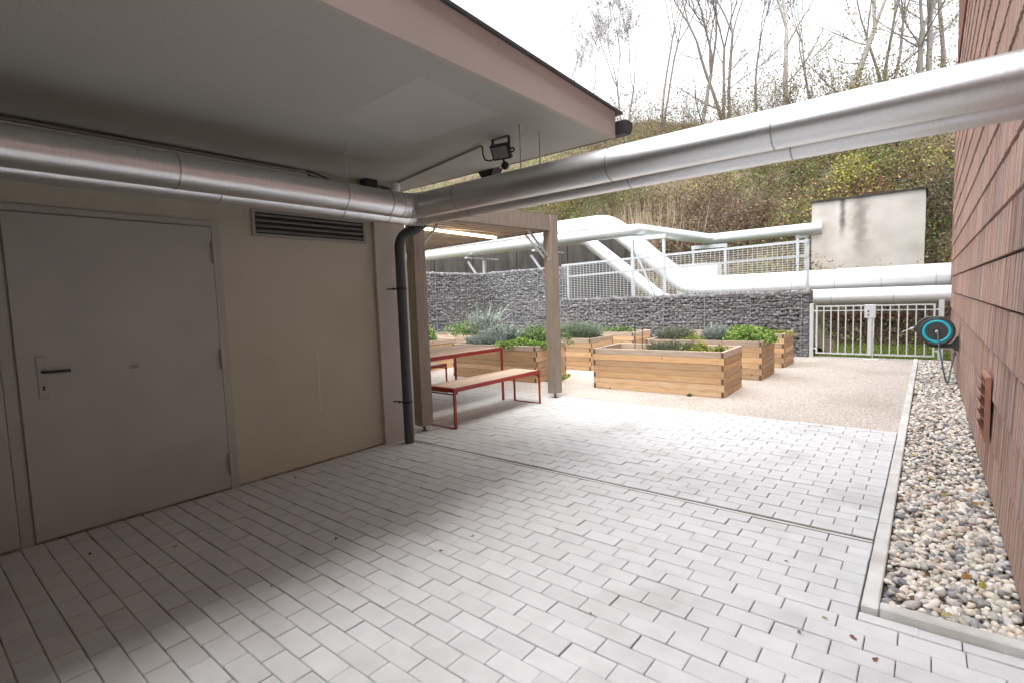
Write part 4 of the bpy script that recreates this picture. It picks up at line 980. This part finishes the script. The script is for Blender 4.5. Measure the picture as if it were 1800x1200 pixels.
# ================================================================== HILL: trees, shrubs, undergrowth
def grow(mb, tips, p, d, L, r, depth, rg, segs=5, spread=.6, upb=.12):
    pts = [p.copy()]; rs = [r]; dd = d.copy()
    for s in range(segs):
        dd = (dd+Vector((rg.gauss(0, .11), rg.gauss(0, .11), rg.gauss(0, .06)+upb*.5))).normalized()
        pts.append(pts[-1]+dd*(L/segs)); rs.append(r*(1-.62*(s+1)/segs))
    mb.tube(pts, rs, 7 if r > .06 else (5 if r > .02 else 3), caps=False, mitre=False)
    if depth == 0: tips.extend(pts[1:]); return
    nchild = {3: rg.randint(7, 9), 2: rg.randint(6, 8), 1: rg.randint(4, 6)}[depth]
    for k in range(nchild):
        t_ = rg.uniform(.35 if depth == 3 else .2, 1.0); i = min(int(t_*segs), segs-1); f_ = t_*segs-i
        q_ = pts[i].lerp(pts[i+1], f_); rq = rs[i]*(1-f_)+rs[i+1]*f_
        ax = dd.orthogonal().normalized(); ax.rotate(Matrix.Rotation(rg.uniform(0, 6.28), 3, dd)); nd = (dd*rg.uniform(.7, 1.1)+ax*rg.uniform(.35, 1.0)*spread*1.3).normalized()
        grow(mb, tips, q_, nd, L*rg.uniform(.38, .62), max(rq*rg.uniform(.45, .7), .0065), depth-1, rg, 4 if depth > 1 else 3, spread, upb)
def tree(label, x, y, H, r, seed, stems=1, leafn=300, lcols=None, lean=(0, 0), barkm='bark', fork=.45, name='bare_tree'):
    rg = random.Random(seed); z = float(hz(x, y))-.1
    t = thing(name, label, 'tree', (x, y, z), 'bare trees on the slope'); tips = []
    tr = MB(); cr = MB()
    for s in range(stems):
        d = Vector((lean[0]+rg.gauss(0, .06 if stems == 1 else .13), lean[1]+rg.gauss(0, .08), 1)).normalized(); p = Vector((x+rg.gauss(0, .12)*(stems > 1), y, z))
        hf = H*fork*rg.uniform(.85, 1.15); pts = [p]; rs = [r*1.25]; dd = d.copy()
        for k in range(6):
            dd = (dd+Vector((rg.gauss(0, .05), rg.gauss(0, .05), .03))).normalized(); pts.append(pts[-1]+dd*hf/6); rs.append(r*(1-.3*(k+1)/6))
        tr.tube(pts, rs, 8, caps=False, mitre=False)
        for k in range(rg.randint(2, 3)):
            a = rg.uniform(0, 6.28); nd = (dd+Vector((math.cos(a), math.sin(a), .2))*rg.uniform(.25, .5)).normalized()
            grow(cr, tips, pts[-1], nd, H*(1-fork)*rg.uniform(.7, 1), rs[-1]*.7, 3, rg)
        for k in range(rg.randint(2, 4)):
            i = rg.randint(2, 5); a = rg.uniform(0, 6.28); grow(cr, tips, pts[i], Vector((math.cos(a), math.sin(a), .5)).normalized(), H*.25, rs[i]*.35, 2, rg)
    tr.build('trunk', barkm, t); cr.build('crown', barkm, t)
    if leafn:
        T_ = np.array([tuple(q) for q in tips]); i = rng.integers(0, len(T_), leafn); pp = T_[i]+rng.normal(0, .08, (leafn, 3))
        V, F, C = leaves(pp-np.array(t.location), rng.uniform(.08, .15, leafn), palette(leafn, lcols or [(.16, .11, .06), (.22, .2, .06), (.12, .08, .05)], .2), .7, 0)
        np_mesh('foliage', V, F, 'leaf', C, t)
    return t
def wx(pxx, y):   # world x on the slope for a picture column
    d = RGT*(pxx-900)/904.4-UPV*(250-600)/904.4+FWD; return d[0]/d[1]*y
YG = [(.25, .26, .06), (.18, .20, .05), (.3, .24, .08)]; BR = [(.20, .12, .06), (.15, .09, .06), (.26, .17, .08)]
TR = [('slender bare tree with dark seed clusters just clear of the roof corner', 1095, 33, 10.5, .09, 1, 2, 260, BR, 'bark'),
      ('thin double stemmed pale birch like tree left of the large forked tree', 1158, 35, 12.5, .10, 2, 2, 120, BR, 'barkpale'),
      ('large forked bare tree with crooked dark limbs above the shiny pipe', 1228, 31, 11.5, .17, 3, 1, 90, BR, 'bark'),
      ('wide bare tree of several upright stems right of the forked tree', 1278, 34, 13.0, .13, 5, 3, 160, BR, 'bark'),
      ('straight grey trunk splitting into a narrow crown high up', 1382, 33, 13.5, .17, 7, 1, 260, YG, 'barkpale'),
      ('leaning grey tree forking into a wide V against the sky', 1478, 32, 13.0, .19, 8, 1, 420, YG, 'barkpale'),
      ('twisted tree with yellowing leaves close to the clad building', 1610, 30, 11.0, .16, 9, 2, 900, YG, 'bark'),
      ('thin bare sapling between the two tall grey trunks', 1430, 36, 9.5, .07, 10, 2, 200, YG, 'bark'),
      ('thicket like tree of many stems leaning across near the clad building', 1560, 34, 10.5, .10, 12, 3, 500, YG, 'bark'),
      ('faint far bare tree behind the roof corner', 1040, 40, 8.5, .08, 13, 1, 30, BR, 'bark'),
      ('small bare tree far behind the roof edge, lowest in the row', 1000, 44, 7.5, .08, 14, 1, 30, BR, 'bark'),
      ('bare tree at the end of the row hidden partly by the clad building', 1655, 36, 12.5, .13, 15, 1, 600, YG, 'bark'),
      ('slim bare tree standing behind the wide multi stemmed one', 1330, 38, 12, .10, 16, 1, 160, BR, 'bark')]
for lb, pxx, y, H, r, sd_, st, ln, lc, bk in TR: tree(lb, wx(pxx, y), y, H, r*.85, sd_, st, int(ln*2.2), lc, (0, 0), bk)

def shrub(label, x, y, r, h, stems, nleaf, cols, seed, twm='twig', spread=.6):
    rg = random.Random(seed); z = float(hz(x, y))-.05; t = thing('shrub', label, 'shrub', (x, y, z), 'shrubs on the slope'); tips = []; mb = MB()
    for k in range(stems):
        a = rg.uniform(0, 6.28); q = rg.random()**.5*r*.7; p = Vector((x+math.cos(a)*q, y+math.sin(a)*q, float(hz(x+math.cos(a)*q, y+math.sin(a)*q))-.05))
        grow(mb, tips, p, Vector((rg.gauss(0, .3)*spread/.6, rg.gauss(0, .3)*spread/.6, 1)).normalized(), h*rg.uniform(.55, .95), .014, 1, rg, 4, spread, .05)
    mb.build('stems', twm, t)
    if nleaf:
        T_ = np.array([tuple(q) for q in tips]); i = rng.integers(0, len(T_), nleaf); pp = T_[i]+rng.normal(0, .12, (nleaf, 3))
        V, F, C = leaves(pp-np.array(t.location), rng.uniform(.06, .13, nleaf), palette(nleaf, cols, .25), .7, 0); np_mesh('foliage', V, F, 'leaf', C, t)
BRN = [(.16, .09, .06), (.11, .07, .05), (.20, .13, .07), (.13, .12, .05)]
MIX = [(.20, .22, .06), (.13, .16, .05), (.24, .18, .08), (.16, .10, .06)]
GRN = [(.10, .17, .04), (.14, .20, .05), (.08, .12, .03)]
SH = [('brown twiggy shrub mass above the loop pipe, broadest of the bare shrubs', 1225, 20.5, 2.0, 2.4, 90, 2600, BRN),
      ('dark brown shrub right of the broad twiggy one', 1300, 20.5, 1.5, 1.9, 60, 1700, BRN),
      ('small dark tangled shrub below the broad twiggy one', 1185, 19.0, 1.2, 1.5, 50, 1300, BRN),
      ('yellow green bush under the forked tree beside the roof corner', 1120, 29.5, 2.2, 3.2, 60, 2600, MIX),
      ('brownish bush between roof corner and forked tree', 1180, 30, 2.0, 3.2, 60, 2200, BRN+MIX),
      ('pale olive bush around the foot of the wide multi stemmed tree', 1285, 30.5, 1.8, 3.0, 50, 1700, MIX),
      ('ivy covered bush at the foot of the straight grey trunk', 1375, 31, 1.4, 3.0, 40, 1800, MIX),
      ('leafy yellowing bush under the leaning grey tree', 1500, 29.5, 2.0, 2.8, 50, 2300, MIX),
      ('green and yellow bush next to the clad building high on the slope', 1610, 27.0, 2.0, 2.6, 50, 2300, MIX),
      ('dark evergreen shrub beside the concrete block and clad building', 1655, 19.8, 1.3, 1.8, 40, 1700, [(.05, .06, .03), (.08, .07, .04), (.11, .10, .05)]),
      ('green shrub on the slope under the overhead pipe', 1560, 24, 1.5, 1.4, 40, 1500, GRN+MIX),
      ('yellow leaved shrub on the open slope above the concrete block', 1505, 23, 1.2, 1.3, 30, 1300, [(.34, .31, .05), (.25, .27, .05)]),
      ('rusty shrub in the middle of the open slope', 1535, 22, .7, 1.2, 20, 600, [(.26, .13, .06), (.2, .1, .05)]),
      ('leafy green bush behind the pergola post', 1000, 19.3, 1.6, 2.0, 45, 2200, GRN),
      ('green ivy bush seen through the gap under the gutter', 905, 21, 2.4, 3.6, 60, 3000, GRN+MIX),
      ('mixed brown bush seen between gutter and shiny pipe', 1010, 25, 2.6, 3.4, 60, 2600, MIX+BRN),
      ('brown bush far along the slope under the gutter', 800, 22, 2.6, 3.6, 50, 2200, BRN+MIX)]
for k, (pxx, y, lb) in enumerate(((770, 25, 'leafy brown bush lowest under the gutter by the roof end'), (850, 24, 'mottled green bush under the gutter beside the hopper'), (935, 26, 'olive bush between the two hanger rods'), (980, 23, 'pale yellow bush close under the roof corner'), (1045, 27, 'rusty brown bush just past the roof corner'), (1085, 24, 'green mottled bush beside the gutter end'))):
    SH.append((lb, pxx, y, 2.2, 3.0, 46, 3200, [MIX+BRN, GRN+MIX, MIX, YG+MIX, BRN, GRN+MIX][k]))
SCRUB = [(1345, 21, 'right of the dark brown shrub'), (1385, 24, 'above the loop pipe in mid slope'), (1420, 20, 'left of the concrete block'), (1440, 26, 'high above the concrete block corner'), (1470, 22.5, 'over the left end of the concrete block'), (1545, 26.5, 'under the overhead pipe in mid slope'), (1590, 23, 'over the right end of the concrete block'),
         (1625, 22, 'right of the concrete block top'), (1645, 25, 'beside the clad building under the pipe'), (1640, 18.5, 'between concrete block and clad building'), (1350, 27, 'below the straight grey trunk'), (1260, 25, 'above the broad twiggy shrub'), (1160, 25, 'above the dry reeds'), (1100, 21, 'left of the dry reeds'), (1045, 20.5, 'behind the high pipe hump'), (1500, 20, 'just behind the concrete block roof')]
for k, (pxx, y, wh) in enumerate(SCRUB):
    SH.append(('olive brown bramble scrub '+wh, pxx, y, 1.5, .95+.1*(k % 4), 46, 1900, [MIX+BRN, BRN+GRN, MIX, BRN+YG][k % 4]))
TH = [(985, 36, 'far left'), (1060, 34, 'next to the roof corner'), (1105, 35, 'behind the slender tree'), (1150, 33, 'between the pale tree and the forked tree'), (1205, 34, 'left of the forked tree'), (1255, 33, 'right of the forked tree'),
      (1310, 34, 'behind the multi stemmed tree'), (1350, 32, 'left of the straight grey trunk'), (1410, 33, 'right of the straight grey trunk'), (1455, 32, 'left of the leaning grey tree'), (1530, 32, 'right of the leaning grey tree'), (1580, 31, 'left of the twisted tree'), (1640, 31, 'against the clad building')]
for k, (pxx, y, wh) in enumerate(TH):
    SH.append(('thin twiggy thicket on the ridge, '+wh, pxx, y, 1.6, 3.4+(k*37 % 10)*.12, 34, 800, [BRN+MIX, MIX, MIX+YG][k % 3]))
for k, (lb, pxx, y, r, h, st, nl, cc) in enumerate(SH): shrub(lb, wx(pxx, y), y, r, h, st, nl, cc, 40+k)
# dry reeds
n = 420; cx0 = wx(1118, 19.4); bx = cx0+rng.normal(0, .95, n); by = 19.4+rng.normal(0, .4, n); bz_ = hz(bx, by)
b0 = np.stack([bx, by, bz_-.05], 1); tp = b0+np.stack([rng.normal(0, .35, n), rng.normal(0, .2, n), rng.uniform(1.3, 2.6, n)], 1)
V, F, C = blades(b0, tp, .035, palette(n, [(.40, .31, .22), (.32, .24, .17), (.46, .38, .28)], .2))
tag(np_mesh('dry_reeds', V, F, 'leaf', C), 'pale dry reed clump standing upright above the pipe elbow', 'reeds')
# undergrowth: leaf litter and low herbs over the whole slope
n = 300000
ux_ = rng.uniform(-40, 3, n*5); uy = 16.3+32*rng.random(n*5)**1.35; uz_ = hz(ux_, uy)
ex = rng.random(n//25); ux_ = np.concatenate([rng.uniform(-1.9, 2.5, n//25), ux_]); uy = np.concatenate([13.6+2.6*ex, uy]); uz_ = hz(ux_, uy)
q_ = px(np.stack([ux_, uy, uz_], 1)); keep = (q_[:, 0] > 690) & (q_[:, 0] < 1760) & (q_[:, 2] > 0)
ux_, uy, uz_ = ux_[keep][:n], uy[keep][:n], uz_[keep][:n]; n = len(ux_)
pat = np.sin(.55*ux_+1.0)*np.cos(.6*uy)+.6*np.sin(1.4*ux_+.9*uy)+.5*np.sin(3.1*ux_-2.3*uy)+rng.normal(0, .35, n)
gcol = palette(n, [(.13, .19, .05), (.18, .25, .06), (.10, .14, .045), (.24, .27, .08)], .28); bcol = palette(n, [(.21, .15, .095), (.15, .11, .075), (.28, .21, .13), (.22, .20, .10), (.11, .08, .06)], .28)
ycol = palette(n, [(.32, .30, .06), (.25, .27, .06)], .2)
col = np.where((pat > .45)[:, None], gcol, bcol); col = np.where((rng.random(n) < .10)[:, None], ycol, col)
hgt = np.abs(rng.normal(0, .13, n))*(1+1.6*np.clip(np.sin(2.1*ux_+.7)*np.sin(1.9*uy+1.1)+.3, 0, 1.3))
V, F, C = leaves(np.stack([ux_, uy, uz_+hgt], 1), rng.uniform(.035, .10, n), col, .7, .1)
tag(np_mesh('undergrowth', V, F, 'leaf', C), 'mixed green and brown undergrowth and leaf litter on the slope', 'undergrowth', kind='stuff')

# ================================================================== FALLEN LEAVES
lm = []
for k in range(6):
    rg = random.Random(k); n = 7; V = []
    for j in range(n*2):
        a = 2*math.pi*j/(n*2); rr2 = (.5 if j % 2 else .36)*(1+rg.gauss(0, .08)); V.append((math.cos(a)*rr2*1.0, math.sin(a)*rr2*.62, .08*math.sin(a*2+k)+.06*abs(math.cos(a))))
    V.append((0, 0, .0)); F = [(j, (j+1) % (2*n), 2*n) for j in range(2*n)]
    me = bpy.data.meshes.new('fallen_leaf'); me.from_pydata(V, [], F); me.materials.append(M['leaf'])
    set_col(me, [(.34, .18, .06), (.40, .32, .08), (.20, .12, .07), (.26, .12, .075), (.42, .36, .18), (.13, .08, .06)][k]); lm.append(me)
LB = ['orange brown fallen leaf', 'yellow fallen leaf', 'dark brown fallen leaf', 'rust red fallen leaf', 'pale straw coloured fallen leaf', 'almost black fallen leaf']
def ground_pt(pxx, pyy, z=0.0):
    d = RGT*(pxx-900)/904.4-UPV*(pyy-600)/904.4+FWD; tt = (z-CAM_H)/d[2]; return (d[0]*tt, d[1]*tt)
FL = [(1672, 752, 1), (1680, 757, 0), (1625, 888, 0), (1657, 870, 1), (1700, 860, 0), (1585, 920, 1), (1727, 1030, 1), (1622, 1008, 0), (1668, 1082, 4), (1697, 1014, 0), (1640, 720, 3), (1682, 738, 3),
      (1634, 720, 2), (1712, 884, 0), (1450, 1083, 4), (1405, 1108, 3), (1500, 1118, 3), (1538, 1156, 3), (1383, 984, 3), (1038, 1076, 3), (830, 940, 2), (776, 966, 3), (308, 958, 1), (322, 954, 5),
      (158, 972, 2), (440, 882, 5), (700, 806, 1), (478, 1028, 2), (1497, 823, 4), (1525, 803, 5), (1465, 855, 5), (1330, 720, 5), (1400, 660, 5), (1120, 690, 5), (590, 945, 2), (1530, 700, 5), (935, 672, 0), (860, 706, 5),
      (250, 905, 2), (345, 880, 5), (520, 838, 2), (1440, 690, 5), (1527, 690, 2), (1610, 800, 1), (1690, 790, 0), (1640, 840, 4), (1740, 960, 4), (1600, 1050, 2)]
LV = {}
for i, (a, b, k) in enumerate(FL):
    onp = ground_pt(a, b)[0] > -.13; x, y = ground_pt(a, b, .03 if onp else .006)
    if onp and y < 2.66: y = 2.7
    o = bpy.data.objects.new('fallen_leaf', lm[k]); COL.objects.link(o); s = random.uniform(.045, .065) if onp else random.uniform(.020, .036)
    if k == 5: s *= .6
    o.scale = (s, s, s); o.location = (x, y, (.034 if onp else .003)); o.rotation_euler = (random.gauss(0, .15), random.gauss(0, .15), random.uniform(0, 6.28))
    where = 'on the pebble strip' if onp else ('on the yard gravel' if y > 6.1 else 'on the grey paving')
    if onp: near_ = 'near the front kerb' if y < 3.3 else ('below the wall vent' if y < 5.2 else ('beyond the wall vent' if y < 7 else 'towards the hose reel'))
    elif y > 6.1: near_ = 'beside the raised beds' if x < -1.2 else 'beside the long kerb'
    elif x < -3.2: near_ = 'by the plaster wall' if y > 1.8 else 'in front of the grey door'
    elif y > 3.4: near_ = 'beyond the channel near the kerb' if x > -1.2 else 'beyond the channel line'
    elif x > -.75: near_ = 'close to the kerb corner'
    else: near_ = 'on the covered side' if x < -2 else 'out in the open'
    tag(o, LB[k]+' '+where+' '+near_, 'leaf', 'fallen leaves '+where)
    LV.setdefault(o['label'], []).append((a, o))
for lb, items in LV.items():
    if len(items) > 1:
        items.sort(key=lambda q: q[0]); w_ = {2: ['leftmost', 'rightmost'], 3: ['leftmost', 'middle one', 'rightmost']}.get(len(items), ['leftmost', 'second leftmost', 'second rightmost', 'rightmost'])
        for (a, o), ww in zip(items, w_): o['label'] = lb+', '+ww
